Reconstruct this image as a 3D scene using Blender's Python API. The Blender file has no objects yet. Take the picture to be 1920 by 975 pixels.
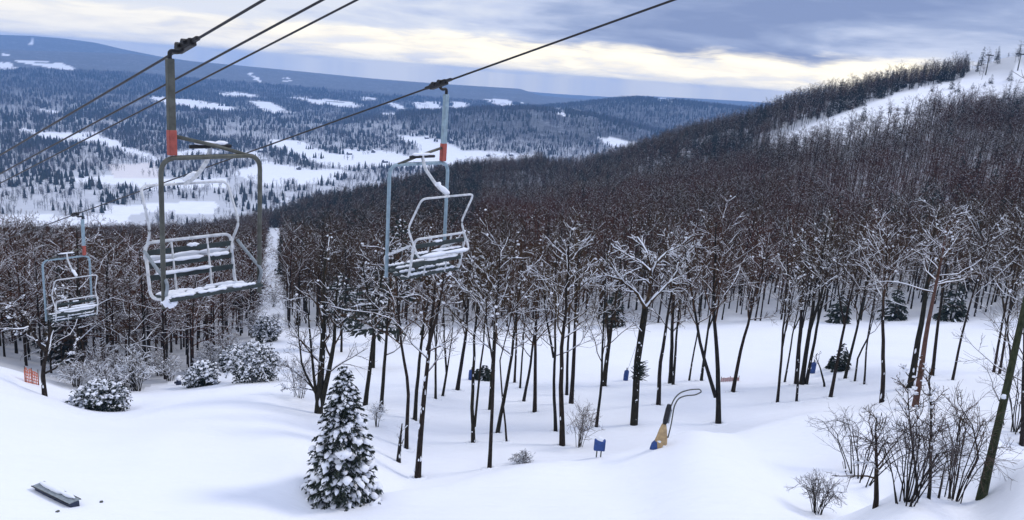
import bpy, math, random
import numpy as np
from mathutils import Vector, Matrix

C = bpy.context.scene.collection
PI = math.pi
random.seed(5)
RNG = np.random.default_rng(11)

# ------------------------------------------------------------------ camera
FPX = 1480.0                       # focal length in photograph pixels (1920 wide)
PITCH, ROLL = math.radians(13.2), math.radians(4.3)
CAMZ = 260.0
cF = np.array([0, math.cos(PITCH), -math.sin(PITCH)])
_R0 = np.array([1.0, 0, 0]); _U0 = np.array([0, math.sin(PITCH), math.cos(PITCH)])
cR = math.cos(ROLL) * _R0 + math.sin(ROLL) * _U0
cU = -math.sin(ROLL) * _R0 + math.cos(ROLL) * _U0
CP = np.array([0, 0, CAMZ])
cam_d = bpy.data.cameras.new("camera")
cam_d.sensor_width = 36.0
cam_d.lens = 36.0 * FPX / 1920.0
cam_d.clip_start = 0.1
cam_d.clip_end = 60000
cam = bpy.data.objects.new("camera", cam_d)
C.objects.link(cam)
cam.matrix_world = Matrix(((cR[0], cU[0], -cF[0], CP[0]), (cR[1], cU[1], -cF[1], CP[1]),
                           (cR[2], cU[2], -cF[2], CP[2]), (0, 0, 0, 1)))
bpy.context.scene.camera = cam

# ------------------------------------------------------------------ world, sun, exposure
SUN_EL, SUN_AZ = math.radians(42), math.radians(70)      # azimuth from +Y towards +X
sc = bpy.context.scene
sc.view_settings.view_transform = 'Standard'
sc.view_settings.look = 'None'
sc.view_settings.exposure = 0.36
sc.view_settings.gamma = 1.0
sc.cycles.max_bounces = 6
sc.cycles.diffuse_bounces = 3
sc.cycles.volume_bounces = 1
sc.cycles.use_denoising = True
sc.cycles.volume_step_rate = 4

class NG:
    """small helper for node graphs"""
    def __init__(self, tree):
        self.t = tree; self.n = tree.nodes; self.l = tree.links
    def new(self, typ, **kw):
        nd = self.n.new(typ)
        for k, v in kw.items():
            setattr(nd, k, v)
        return nd
    def put(self, sock, v):
        if hasattr(v, 'is_output') or isinstance(v, bpy.types.NodeSocket):
            self.l.new(v, sock)
        else:
            sock.default_value = v
    def math(self, op, a, b=0.0, c=None, clamp=False):
        nd = self.new('ShaderNodeMath', operation=op); nd.use_clamp = clamp
        self.put(nd.inputs[0], a); self.put(nd.inputs[1], b)
        if c is not None: self.put(nd.inputs[2], c)
        return nd.outputs[0]
    def mix(self, fac, a, b, blend='MIX'):
        nd = self.new('ShaderNodeMix', data_type='RGBA', blend_type=blend)
        self.put(nd.inputs[0], fac); self.put(nd.inputs[6], a); self.put(nd.inputs[7], b)
        return nd.outputs[2]
    def noise(self, vec, scale, detail=4, rough=0.55, dist=0.0):
        nd = self.new('ShaderNodeTexNoise')
        if vec is not None: self.l.new(vec, nd.inputs['Vector'])
        nd.inputs['Scale'].default_value = scale; nd.inputs['Detail'].default_value = detail
        nd.inputs['Roughness'].default_value = rough; nd.inputs['Distortion'].default_value = dist
        return nd.outputs['Fac']
    def ramp(self, fac, stops):
        nd = self.new('ShaderNodeValToRGB')
        cr = nd.color_ramp
        while len(cr.elements) < len(stops): cr.elements.new(0.5)
        for e, (p, c) in zip(cr.elements, stops):
            e.position = p; e.color = c if len(c) == 4 else (*c, 1)
        self.put(nd.inputs[0], fac)
        return nd.outputs[0]
    def step(self, v, lo, hi):
        nd = self.new('ShaderNodeMapRange', interpolation_type='SMOOTHSTEP')
        self.put(nd.inputs[0], v); nd.inputs[1].default_value = lo; nd.inputs[2].default_value = hi
        return nd.outputs[0]

world = bpy.data.worlds.new("World")
sc.world = world
world.use_nodes = True
wg = NG(world.node_tree)
for n in list(wg.n): wg.n.remove(n)
sky = wg.new('ShaderNodeTexSky', sky_type='NISHITA')
sky.sun_disc = False; sky.sun_elevation = SUN_EL; sky.sun_rotation = SUN_AZ
tc = wg.new('ShaderNodeTexCoord')
sep = wg.new('ShaderNodeSeparateXYZ'); wg.l.new(tc.outputs['Generated'], sep.inputs[0])
zx, zy, zz = sep.outputs
zp = wg.math('ADD', wg.math('MAXIMUM', zz, 0.0), 0.15)
cu = wg.math('DIVIDE', zx, zp); cv = wg.math('DIVIDE', zy, zp)
comb = wg.new('ShaderNodeCombineXYZ'); wg.put(comb.inputs[0], wg.math('MULTIPLY', cu, 0.85)); wg.put(comb.inputs[1], cv)
n1 = wg.noise(comb.outputs[0], 0.75, 5, 0.52, 0.5)
comb2 = wg.new('ShaderNodeCombineXYZ'); wg.put(comb2.inputs[0], wg.math('MULTIPLY', cu, 0.95)); wg.put(comb2.inputs[1], wg.math('ADD', wg.math('MULTIPLY', cv, 1.0), 7.3))
n2 = wg.noise(comb2.outputs[0], 2.2, 5, 0.55, 0.3)
cl = wg.math('ADD', wg.math('MULTIPLY', n1, 0.75), wg.math('MULTIPLY', n2, 0.25))
az = wg.math('ARCTAN2', zx, zy)                              # azimuth, 0 straight ahead
# layered stratus: lighter thin cloud to the left of the view, thicker to the right
cl = wg.math('SUBTRACT', cl, wg.math('MULTIPLY', wg.math('ADD', wg.step(az, -0.28, 0.22), -0.58), 0.21))
cloud = wg.ramp(cl, [(0.36, (0.225, 0.30, 0.53)), (0.45, (0.34, 0.42, 0.65)), (0.53, (0.56, 0.63, 0.83)), (0.62, (0.76, 0.80, 0.90))])
# thin bright opening under the cloud deck, low over the far hills
rag = wg.math('ADD', wg.math('MULTIPLY', n2, 0.030), wg.math('MULTIPLY', n1, 0.020))
azin = wg.math('MULTIPLY', wg.math('ADD', 0.45, wg.math('MULTIPLY', wg.step(az, -0.50, -0.02), 0.55)), wg.math('SUBTRACT', 1.0, wg.step(az, 0.42, 0.75)))
lowz = wg.math('SUBTRACT', 1.0, wg.step(wg.math('SUBTRACT', zz, rag), 0.008, 0.024))
warm = wg.ramp(n2, [(0.34, (0.90, 0.89, 0.90)), (0.46, (1.12, 1.04, 0.88)), (0.58, (1.34, 1.22, 0.96))])
skyc = wg.mix(wg.math('MULTIPLY', lowz, azin), cloud, warm)
# an overcast deck is brighter overhead than at the horizon
zen = wg.math('ADD', 1.0, wg.math('MULTIPLY', wg.step(zz, 0.22, 0.85), 0.55))
sc10 = wg.new('ShaderNodeVectorMath', operation='SCALE'); wg.l.new(skyc, sc10.inputs[0]); wg.put(sc10.inputs[3], wg.math('MULTIPLY', zen, 8.2))
final = wg.mix(0.96, sky.outputs[0], sc10.outputs[0])
bg = wg.new('ShaderNodeBackground'); wg.l.new(final, bg.inputs[0]); bg.inputs[1].default_value = 0.1
wo = wg.new('ShaderNodeOutputWorld'); wg.l.new(bg.outputs[0], wo.inputs[0])

sun_d = bpy.data.lights.new("sun", 'SUN'); sun_d.energy = 1.2; sun_d.angle = math.radians(14); sun_d.color = (1.0, 0.95, 0.88)
sun = bpy.data.objects.new("sun", sun_d); C.objects.link(sun)
sd = Vector((math.sin(SUN_AZ) * math.cos(SUN_EL), math.cos(SUN_AZ) * math.cos(SUN_EL), math.sin(SUN_EL)))
sun.rotation_euler = sd.to_track_quat('Z', 'Y').to_euler()
sun.location = (0, 0, CAMZ + 60)

# ------------------------------------------------------------------ projection helpers
def pxdir(u, v):
    u = np.asarray(u, float); v = np.asarray(v, float)
    return cF + ((u - 960) / FPX)[..., None] * cR - ((v - 487.5) / FPX)[..., None] * cU
def pxpt(u, v, d):
    return CP + pxdir(u, v) * np.asarray(d, float)[..., None]
def proj(X):
    d = np.asarray(X, float) - CP
    dep = d @ cF
    s = np.where(dep > 0.5, dep, 0.5)
    return 960 + FPX * (d @ cR) / s, 487.5 - FPX * (d @ cU) / s, dep

# ------------------------------------------------------------------ terrain
CTRL = """
-300 975 24|0 975 26|300 975 28|560 975 30|-300 850 31|0 850 33|300 850 35|560 890 34|-300 735 42|0 735 44|130 775 43.5|245 788 46|300 765 52|450 718 64|545 740 58
-300 690 54|0 700 52|100 715 60|230 712 68|350 700 74|520 650 90|500 615 110
-300 640 80|200 640 100|-300 580 120|0 585 120|200 590 140|420 585 150|-300 520 220|0 525 210|200 530 220|-300 500 340|0 492 340|250 480 380|450 455 450
760 910 37|760 850 44|760 780 52|760 720 64|760 650 92|600 615 112|600 680 78|600 800 48
1000 870 41|1000 800 50|1000 740 61|1000 680 77|1000 630 102|1300 830 42|1300 790 49|1300 740 58|1300 690 70|1300 640 92
1600 800 46|1600 760 54|1600 720 62|1600 660 80|1600 612 104|1900 850 40|1900 760 55|1900 700 68|1900 640 88|2200 800 46|2200 700 62|2200 620 90
800 975 31|1000 975 32|1200 975 32.5|1200 905 37.5|1450 885 37.5|1450 975 31|1600 962 31|1700 944 30|1840 937 29|1920 908 29.5|1700 905 37.5|1850 885 39|1920 975 26|2200 900 28
1000 575 128|1000 510 180|1000 455 255|1000 405 370|1000 365 520|1000 342 670
1400 560 130|1400 485 185|1400 405 270|1400 335 370|1400 275 470|1400 235 560
1900 550 125|1900 450 180|1900 350 255|1900 255 345|1900 195 430|1900 142 490|2200 540 125|2200 350 250|2200 222 420|2200 180 480
600 560 150|600 510 210|600 460 310|600 425 440|600 398 640|760 385 680|870 358 690|1150 308 630|1300 262 600|1500 206 555|1700 168 520
"""
pts = np.array([[float(a) for a in s.split()] for s in CTRL.replace("\n", "|").split("|") if s.strip()])
cw = pxpt(pts[:, 0], pts[:, 1], pts[:, 2]) - CP
# beyond the crest the hill falls to the valley floor
extra = []
for u in (-300, 0, 250, 450, 600, 760, 900, 1000, 1150, 1300, 1500, 1700, 1900, 2200):
    d = pxdir(u, 487.5); a = math.atan2(d[0], d[1])
    k = 1.0 if u > 1100 else 0.0
    for r, z in ((820 + 60 * k, -190 + 40 * k), (1100, -300), (1700, -520)):
        extra.append((r * math.sin(a), r * math.cos(a), z))
cw = np.vstack([cw, np.array(extra)])
def _feat(x, y):
    return np.stack([np.arctan2(x, y) * 3.2, np.log(np.hypot(x, y))], -1)
cX = _feat(cw[:, 0], cw[:, 1])
cVal = cw[:, 2] / np.hypot(cw[:, 0], cw[:, 1])
def _kern(A, B):
    d2 = ((A[:, None, :] - B[None, :, :]) ** 2).sum(-1)
    return -np.sqrt(d2 + 0.10 ** 2)
nC = len(cX)
Pm = np.hstack([np.ones((nC, 1)), cX])
Kmat = np.zeros((nC + 3, nC + 3)); Kmat[:nC, :nC] = _kern(cX, cX) - np.eye(nC) * 0.02
Kmat[:nC, nC:] = Pm; Kmat[nC:, :nC] = Pm.T
cSol = np.linalg.solve(Kmat, np.concatenate([cVal, np.zeros(3)]))
def _rbf(a, s):
    out = np.empty(len(a))
    F = np.stack([a * 3.2, s], -1)
    for i in range(0, len(a), 20000):
        f = F[i:i + 20000]
        out[i:i + 20000] = _kern(f, cX) @ cSol[:nC] + cSol[nC] + f @ cSol[nC + 1:]
    return out

def vnoise(x, y, seed=0):
    """smooth value noise in 2-D, about -1..1"""
    xi = np.floor(x).astype(np.int64); yi = np.floor(y).astype(np.int64)
    xf = x - xi; yf = y - yi
    xf = xf * xf * (3 - 2 * xf); yf = yf * yf * (3 - 2 * yf)
    def h(i, j):
        n = (i * 374761393 + j * 668265263 + seed * 974634277) & 0xffffffff
        n = ((n ^ (n >> 13)) * 1274126177) & 0xffffffff
        return ((n ^ (n >> 16)) & 0xffff) / 32767.5 - 1
    return (h(xi, yi) * (1 - xf) + h(xi + 1, yi) * xf) * (1 - yf) + (h(xi, yi + 1) * (1 - xf) + h(xi + 1, yi + 1) * xf) * yf
def fbm(x, y, seed=0, oct=4):
    s = 0; a = 1; t = 0
    for o in range(oct):
        s = s + a * vnoise(x * 2 ** o, y * 2 ** o, seed + o); t += a; a *= 0.5
    return s / t

RIDGES = [  # distance, front width, back width, skyline in photo pixels
    (9300, 1500, 2500, [(-400, 62), (0, 65), (60, 67), (120, 72), (180, 80), (230, 92), (300, 106), (420, 124), (700, 170), (2300, 400)]),
    (6800, 1800, 2000, [(-400, 82), (0, 93), (250, 101), (330, 112), (500, 128), (700, 148), (830, 158), (975, 167), (1012, 180), (1060, 185), (1200, 200), (1500, 235), (2300, 320)]),
    (9000, 1500, 2500, [(-400, 200), (800, 195), (1000, 190), (1100, 187), (1150, 183), (1200, 180), (1290, 184), (1400, 190), (1500, 196), (2300, 250)]),
    (3900, 900, 1300, [(-400, 330), (600, 255), (750, 228), (900, 212), (1000, 206), (1080, 198), (1150, 189), (1190, 186), (1260, 190), (1330, 198), (1400, 206), (1700, 238), (2300, 280)]),
    (2700, 620, 800, [(-400, 420), (520, 275), (640, 243), (760, 219), (900, 207), (1000, 206), (1100, 217), (1170, 234), (1230, 252), (1300, 268), (1700, 320), (2300, 380)]),
]
_rt = []
for D, wf, wb, line in RIDGES:
    a = []; e = []
    for u, v in line:
        d = pxdir(u, v); a.append(math.atan2(d[0], d[1])); e.append(d[2] / math.hypot(d[0], d[1]))
    _rt.append((D, wf, wb, np.array(a), np.array(e)))
VFLOOR = -235.0
# wind lips: the snow rolls over these lines and dips behind them (photo pixel, distance)
LIPS = []
for pts_, A_, w_ in (([(540, 968, 30), (700, 934, 33.5), (900, 887, 38.5), (1120, 852, 42), (1240, 834, 43.5), (1400, 800, 47), (1600, 764, 53), (1800, 745, 58)], 1.5, 2.6),
                     ([(1470, 985, 29.5), (1600, 964, 30.5), (1700, 946, 30.8), (1840, 940, 29.6), (1930, 908, 30), (2100, 890, 30)], 1.2, 1.6),
                     ([(-300, 722, 42), (0, 728, 43), (60, 742, 43), (130, 776, 42.5), (245, 788, 44.5), (330, 762, 52)], 1.0, 2.0)):
    q_ = np.array([pxpt(*p) - CP for p in pts_]); q_ = q_[np.argsort(q_[:, 0])]
    LIPS.append((q_[:, 0], q_[:, 1], A_, w_))
def height_rel(x, y):
    x = np.asarray(x, float); y = np.asarray(y, float)
    r = np.maximum(np.hypot(x, y), 1e-3); a = np.arctan2(x, y)
    AM = 0.80
    rr = np.maximum(r, 21.0); s = np.log(rr)
    ac = np.clip(a, -AM, AM)
    e = _rbf(ac.ravel(), s.ravel()).reshape(a.shape)
    back = np.abs(a) > AM
    if back.any():
        ab = a[back]; sb = s[back]
        e1 = _rbf(np.full(ab.shape, AM), sb); e0 = _rbf(np.full(ab.shape, -AM), sb)
        t = np.where(ab > 0, (ab - AM), (2 * PI + ab - AM)) / (2 * PI - 2 * AM)
        t = t * t * (3 - 2 * t)
        e[back] = e1 * (1 - t) + e0 * t
    zh = e * rr
    zh = zh + fbm(x / 9.0, y / 9.0, 3, 3) * np.clip(r / 60, 0, 1) * 0.35 + fbm(x / 45, y / 45, 9, 2) * np.clip((r - 90) / 200, 0, 1) * 2.0
    for lx, ly, A, w in LIPS:
        d = (y - np.interp(x, lx, ly)) * 0.75
        e1 = np.clip((x - lx[0]) / 3.0, 0, 1) * np.clip((lx[-1] - x) / 6.0, 0, 1)
        dp = np.maximum(d, 0)
        zh = zh - A * e1 * (1 - np.exp(-(dp / w) ** 1.5)) * np.exp(-dp / 16.0) + 0.18 * e1 * np.exp(-(d / 1.6) ** 2)
    zv = VFLOOR + fbm(x / 420, y / 420, 21, 3) * 16 * np.clip((r - 700) / 600, 0, 1)
    for D, wf, wb, ra, re in _rt:
        top = np.interp(a, ra, re) * D
        w = np.where(r < D, wf, wb)
        g = np.exp(-((r - D) / w) ** 2)
        zr = VFLOOR + (top - VFLOOR) * g + fbm(x / 500, y / 500, 31, 3) * 22 * g * (1 - g) * (top > VFLOOR)
        zv = np.maximum(zv, zr) + 6 * np.exp(-np.abs(zv - zr) / 12.0)
    k = 8.0
    m = np.maximum(zh, zv)
    return m + k * np.log(np.exp((zh - m) / k) + np.exp((zv - m) / k)) * 1.0, zh, zv
def ground(x, y):
    z = height_rel(np.atleast_1d(x), np.atleast_1d(y))[0] + CAMZ
    return z
def hit(u, v, dmin=20.0, dmax=9000.0):
    """where the sight line through a photo pixel meets the ground"""
    d = pxdir(u, v)
    t = np.exp(np.linspace(math.log(dmin), math.log(dmax), 900))
    p = CP + d[None, :] * t[:, None]
    diff = p[:, 2] - ground(p[:, 0], p[:, 1])
    i = np.argmax(diff < 0)
    if diff[i] >= 0: i = len(t) - 1
    if i == 0: i = 1
    f = diff[i - 1] / (diff[i - 1] - diff[i] + 1e-9)
    tt = t[i - 1] + (t[i] - t[i - 1]) * min(max(f, 0), 1)
    q = CP + d * tt
    return np.array([q[0], q[1], float(ground(q[0], q[1])[0])]), tt

def inpoly(u, v, poly):
    inside = np.zeros(u.shape, bool)
    n = len(poly); j = n - 1
    for i in range(n):
        xi, yi = poly[i]; xj, yj = poly[j]
        c = ((yi > v) != (yj > v)) & (u < (xj - xi) * (v - yi) / (yj - yi + 1e-12) + xi)
        inside ^= c; j = i
    return inside
FIELDS = [[(0,117),(22,119),(30,129),(0,131)], [(27,113),(75,115),(120,118),(145,133),(120,132),(80,123),(40,119)], [(0,100),(20,102),(18,105),(0,104)],
 [(277,180),(330,182),(400,192),(465,208),(380,208),(320,199)], [(458,188),(510,192),(552,212),(510,213)],
 [(20,238),(100,247),(190,250),(240,275),(305,296),(290,304),(235,288),(190,272),(120,266),(50,252)], [(205,308),(295,305),(302,342),(215,340)],
 [(130,330),(215,325),(215,341),(140,340)], [(310,333),(430,333),(425,352),(300,354)], [(432,325),(500,300),(560,315),(640,317),(655,325),(600,347),(480,348)],
 [(500,261),(560,264),(620,289),(700,299),(690,316),(620,313),(560,291),(505,276)], [(-60,402),(100,403),(245,398),(245,436),(-60,440)],
 [(175,385),(405,379),(405,400),(200,402)], [(62,204),(100,206),(120,214),(90,214)], [(405,175),(440,172),(490,180),(480,184),(420,183)],
 [(540,180),(580,183),(640,190),(692,200),(640,199),(580,193)], [(466,136),(473,136),(488,153),(480,153)], [(522,147),(550,149),(546,153)],
 [(772,191),(826,191),(832,206),(785,206)], [(655,183),(706,183),(700,189)], [(606,187),(665,191),(678,203),(640,201)], [(720,191),(745,194),(772,209),(745,206)],
 [(715,211),(747,211),(747,219),(715,219)], [(845,189),(882,192),(870,206),(845,208)], [(905,186),(950,186),(972,201),(940,203)], [(976,192),(994,200),(985,203)],
 [(1036,201),(1050,202),(1069,218),(1055,218)], [(1072,201),(1086,205),(1086,213)], [(770,262),(800,254),(830,262),(880,284),(960,284),(1002,294),(1008,304),(900,310),(850,307),(790,287)],
 [(640,280),(720,282),(780,294),(850,299),(855,314),(730,317),(640,307)], [(1120,258),(1150,254),(1192,270),(1182,281),(1140,276)], [(742,251),(830,257),(836,267),(760,265)],
 [(150,338),(330,332),(420,345),(300,356)], [(560,292),(640,296),(650,308),(570,304)], [(440,284),(480,282),(500,296),(440,300)], [(330,285),(380,275),(430,284),(340,296)],
 [(56,74),(62,72),(58,84),(52,84)], [(520,375),(560,372),(560,380),(520,381)], [(1225,186),(1262,187),(1262,190),(1230,190)]]
def field_mask(u, v, jit=None):
    m = np.zeros(u.shape)
    if jit is not None: u = u + jit[0]; v = v + jit[1]
    for p in FIELDS:
        m = np.maximum(m, inpoly(u, v, p))
    return m
TRAIL_FAR = [(1432, 268), (1500, 240), (1600, 205), (1690, 172), (1800, 150), (1920, 126), (2300, 40), (2300, 176), (1920, 180), (1830, 202), (1740, 230), (1650, 250), (1560, 275), (1505, 288), (1440, 284)]
SWATH = [(476, 625), (533, 625), (528, 428), (501, 428)]
EDGE_U = [-500, 0, 60, 260, 420, 470, 505, 560, 900, 1200, 1900, 2400]
EDGE_V = [690, 708, 735, 730, 690, 640, 618, 615, 612, 606, 597, 592]

# ------------------------------------------------------------------ materials
def mat(name, build):
    m = bpy.data.materials.new(name); m.use_nodes = True
    g = NG(m.node_tree)
    b = g.n['Principled BSDF']
    build(g, b)
    return m
def simple(name, col, rough=0.6, metal=0.0, var=0.25, scale=8.0, bump=0.0):
    def f(g, b):
        t = g.new('ShaderNodeTexCoord')
        n = g.noise(t.outputs['Object'], scale, 4, 0.6)
        lo = tuple(c * (1 - var) for c in col) + (1,); hi = tuple(min(1, c * (1 + var)) for c in col) + (1,)
        g.l.new(g.ramp(n, [(0.3, lo), (0.7, hi)]), b.inputs['Base Color'])
        b.inputs['Roughness'].default_value = rough; b.inputs['Metallic'].default_value = metal
        if bump:
            bp = g.new('ShaderNodeBump'); bp.inputs['Strength'].default_value = bump; bp.inputs['Distance'].default_value = 0.02
            g.l.new(n, bp.inputs['Height']); g.l.new(bp.outputs[0], b.inputs['Normal'])
    return mat(name, f)
def bark_mat(name, dark, light, rand=True):
    def f(g, b):
        t = g.new('ShaderNodeTexCoord')
        mp = g.new('ShaderNodeMapping'); mp.inputs['Scale'].default_value = (6, 6, 1.2)
        g.l.new(t.outputs['Object'], mp.inputs[0])
        n = g.noise(mp.outputs[0], 2.0, 5, 0.65)
        col = g.ramp(n, [(0.35, dark), (0.68, light)])
        if rand:
            oi = g.new('ShaderNodeObjectInfo')
            tint = g.ramp(oi.outputs['Random'], [(0.0, (0.95, 0.95, 1.02)), (0.35, (1.06, 0.87, 0.74)), (0.6, (0.95, 1.0, 0.78)), (1.0, (0.78, 0.78, 0.8))])
            col = g.mix(1.0, col, tint, 'MULTIPLY')
        g.l.new(col, b.inputs['Base Color']); b.inputs['Roughness'].default_value = 0.9
        b.inputs['Specular IOR Level'].default_value = 0.15
        bp = g.new('ShaderNodeBump'); bp.inputs['Strength'].default_value = 0.6; bp.inputs['Distance'].default_value = 0.03
        g.l.new(n, bp.inputs['Height']); g.l.new(bp.outputs[0], b.inputs['Normal'])
    return mat(name, f)
def snow_build(g, b):
    geo = g.new('ShaderNodeNewGeometry')
    n = g.noise(geo.outputs['Position'], 3.0, 5, 0.6)
    g.l.new(g.ramp(n, [(0.3, (0.80, 0.82, 0.87)), (0.7, (0.86, 0.875, 0.91))]), b.inputs['Base Color'])
    b.inputs['Roughness'].default_value = 0.75; b.inputs['Specular IOR Level'].default_value = 0.2
SNOW = mat('snow', snow_build)
BARK = bark_mat('bark', (0.010, 0.009, 0.008), (0.040, 0.034, 0.029))
BRUSH = bark_mat('brush_twigs', (0.05, 0.04, 0.036), (0.13, 0.11, 0.10))
TWIG = bark_mat('twig_bark', (0.036, 0.022, 0.013), (0.100, 0.064, 0.038))
TWIG_RED = bark_mat('reddish_twig_bark', (0.046, 0.020, 0.012), (0.122, 0.055, 0.034))
REDBARK = bark_mat('red_pine_bark', (0.05, 0.026, 0.02), (0.16, 0.085, 0.065), False)
MOSSBARK = bark_mat('mossy_bark', (0.016, 0.021, 0.010), (0.055, 0.062, 0.032), False)
NEEDLE = simple('needles', (0.013, 0.023, 0.015), 0.8, 0, 0.5, 3.0)
NEEDLE_FAR = simple('dark_needles', (0.016, 0.026, 0.022), 0.85, 0, 0.4, 0.4)

def ground_build(g, b):
    geo = g.new('ShaderNodeNewGeometry'); pos = geo.outputs['Position']
    at = g.new('ShaderNodeAttribute', attribute_name='wood')
    at2 = g.new('ShaderNodeAttribute', attribute_name='straw')
    n0 = g.noise(pos, 0.07, 4, 0.6); n1 = g.noise(pos, 1.1, 6, 0.6)
    snow = g.ramp(n0, [(0.3, (0.80, 0.82, 0.875)), (0.7, (0.86, 0.875, 0.915))])
    straw = g.mix(g.math('MULTIPLY', at2.outputs['Fac'], 0.6), snow, (0.62, 0.50, 0.42, 1))
    # woodland floor: trunks, brush and leaf litter poking out of the snow; far off it is the tree cover itself
    nA = g.noise(pos, 0.045, 5, 0.7); nB = g.noise(pos, 0.0065, 5, 0.65)
    lit = g.ramp(nA, [(0.40, (0.030, 0.034, 0.040)), (0.56, (0.075, 0.080, 0.095)), (0.70, (0.30, 0.33, 0.40))])
    lit = g.mix(g.math('MULTIPLY', g.step(nB, 0.35, 0.6), 0.6), lit, (0.026, 0.034, 0.034, 1))
    col = g.mix(at.outputs['Fac'], straw, lit)
    g.l.new(col, b.inputs['Base Color'])
    b.inputs['Roughness'].default_value = 0.8; b.inputs['Specular IOR Level'].default_value = 0.15
    bp = g.new('ShaderNodeBump'); bp.inputs['Strength'].default_value = 0.55; bp.inputs['Distance'].default_value = 0.16
    mp = g.new('ShaderNodeMapping'); mp.inputs['Scale'].default_value = (0.7, 1.6, 1); g.l.new(pos, mp.inputs[0])
    n3 = g.noise(mp.outputs[0], 0.9, 6, 0.55, 0.4)
    g.l.new(n3, bp.inputs['Height']); g.l.new(bp.outputs[0], b.inputs['Normal'])
GROUND = mat('snowy_ground', ground_build)

STEEL = simple('galvanized_steel', (0.24, 0.27, 0.29), 0.55, 0.3, 0.3, 9.0)
STEEL_BLUE = simple('pale_blue_steel', (0.25, 0.34, 0.39), 0.55, 0.2, 0.25, 9.0)
STEEL_DARK = simple('olive_steel', (0.085, 0.088, 0.072), 0.55, 0.3, 0.35, 9.0)
FROST = simple('frosted_tube', (0.56, 0.57, 0.58), 0.6, 0.0, 0.25, 14.0)
BLACK = simple('black_iron', (0.016, 0.016, 0.018), 0.5, 0.4, 0.4, 12.0)
RED = simple('red_band_paint', (0.32, 0.065, 0.045), 0.55, 0, 0.25, 14.0)
SLAT = simple('dark_slat', (0.022, 0.034, 0.034), 0.7, 0, 0.4, 10.0)
ROPE = simple('steel_rope', (0.022, 0.022, 0.026), 0.5, 0.5, 0.35, 40.0)
BLUE = simple('blue_pad', (0.018, 0.055, 0.20), 0.7, 0, 0.3, 6.0, 0.3)
TAN = simple('tan_pad', (0.40, 0.28, 0.145), 0.8, 0, 0.3, 5.0, 0.4)
ORANGE = simple('orange_net', (0.55, 0.13, 0.06), 0.8, 0, 0.25, 5.0)
PINK = simple('faded_red_net', (0.46, 0.26, 0.25), 0.8, 0, 0.25, 5.0)
WALLM = simple('weathered_siding', (0.10, 0.10, 0.11), 0.8, 0, 0.3, 1.0)
RAILM = simple('navy_rail', (0.014, 0.022, 0.055), 0.5, 0.1, 0.3, 4.0)
WOODT = simple('wood_post', (0.10, 0.075, 0.055), 0.85, 0, 0.35, 5.0)

# ------------------------------------------------------------------ mesh helpers
def make_mesh(name, parts, mats, smooth=True):
    """parts: list of (verts (n,3), faces (m,4) or (m,3), material index)"""
    me = bpy.data.meshes.new(name)
    V = []; LI = []; LS = []; LT = []; MI = []; off = 0; lo = 0
    for v, f, mi in parts:
        if len(f) == 0: continue
        V.append(v); k = f.shape[1]
        LI.append((f + off).ravel()); LS.append(lo + np.arange(len(f)) * k); LT.append(np.full(len(f), k)); MI.append(np.full(len(f), mi))
        off += len(v); lo += len(f) * k
    if not V:
        return me
    V = np.vstack(V); LI = np.concatenate(LI); LS = np.concatenate(LS); MI = np.concatenate(MI)
    me.vertices.add(len(V)); me.vertices.foreach_set('co', V.astype(np.float32).ravel())
    me.loops.add(len(LI)); me.loops.foreach_set('vertex_index', LI.astype(np.int32))
    me.polygons.add(len(LS)); me.polygons.foreach_set('loop_start', LS.astype(np.int32))
    me.polygons.foreach_set('material_index', MI.astype(np.int32))
    me.polygons.foreach_set('use_smooth', np.full(len(LS), smooth))
    for m in mats: me.materials.append(m)
    me.update(calc_edges=True)
    return me
def tubes(P, R, k):
    """P (m,n,3) polylines, R (m,n) radii -> verts, quads"""
    P = np.asarray(P, float); R = np.asarray(R, float)
    if len(P) == 0: return np.zeros((0, 3)), np.zeros((0, 4), int)
    m, n, _ = P.shape
    T = np.gradient(P, axis=1); T /= np.linalg.norm(T, axis=2, keepdims=True) + 1e-9
    ref = np.where(np.abs(T[:, :1, 2:3]) > 0.8, np.array([1.0, 0.1, 0]), np.array([0, 0.1, 1.0])) * np.ones((m, n, 1))
    A = np.cross(T, ref); A /= np.linalg.norm(A, axis=2, keepdims=True) + 1e-9
    B = np.cross(T, A)
    th = np.arange(k) * 2 * PI / k
    V = P[:, :, None, :] + R[:, :, None, None] * (np.cos(th)[None, None, :, None] * A[:, :, None, :] + np.sin(th)[None, None, :, None] * B[:, :, None, :])
    idx = np.arange(m * n * k).reshape(m, n, k)
    a = idx[:, :-1, :]; b = np.roll(a, -1, axis=2); c = idx[:, 1:, :]; d = np.roll(c, -1, axis=2)
    Fq = np.stack([a, b, d, c], -1).reshape(-1, 4)
    return V.reshape(-1, 3), Fq
def tube1(pts, r, k=8, cap=True, closed=False):
    pts = np.asarray(pts, float); n = len(pts)
    if closed:
        pts = np.vstack([pts, pts[:1], pts[1:2]]); n = len(pts)
    rr = np.full(n, r) if np.isscalar(r) else np.asarray(r, float)
    if cap and not closed:
        d0 = pts[0] - pts[1]; d0 /= np.linalg.norm(d0) + 1e-9; d1 = pts[-1] - pts[-2]; d1 /= np.linalg.norm(d1) + 1e-9
        pts = np.vstack([pts[0] + d0 * 1e-4, pts, pts[-1] + d1 * 1e-4]); rr = np.concatenate([[1e-4], rr, [1e-4]])
        # tangents at the caps stay along the tube
    return tubes(pts[None], rr[None], k)
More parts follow.
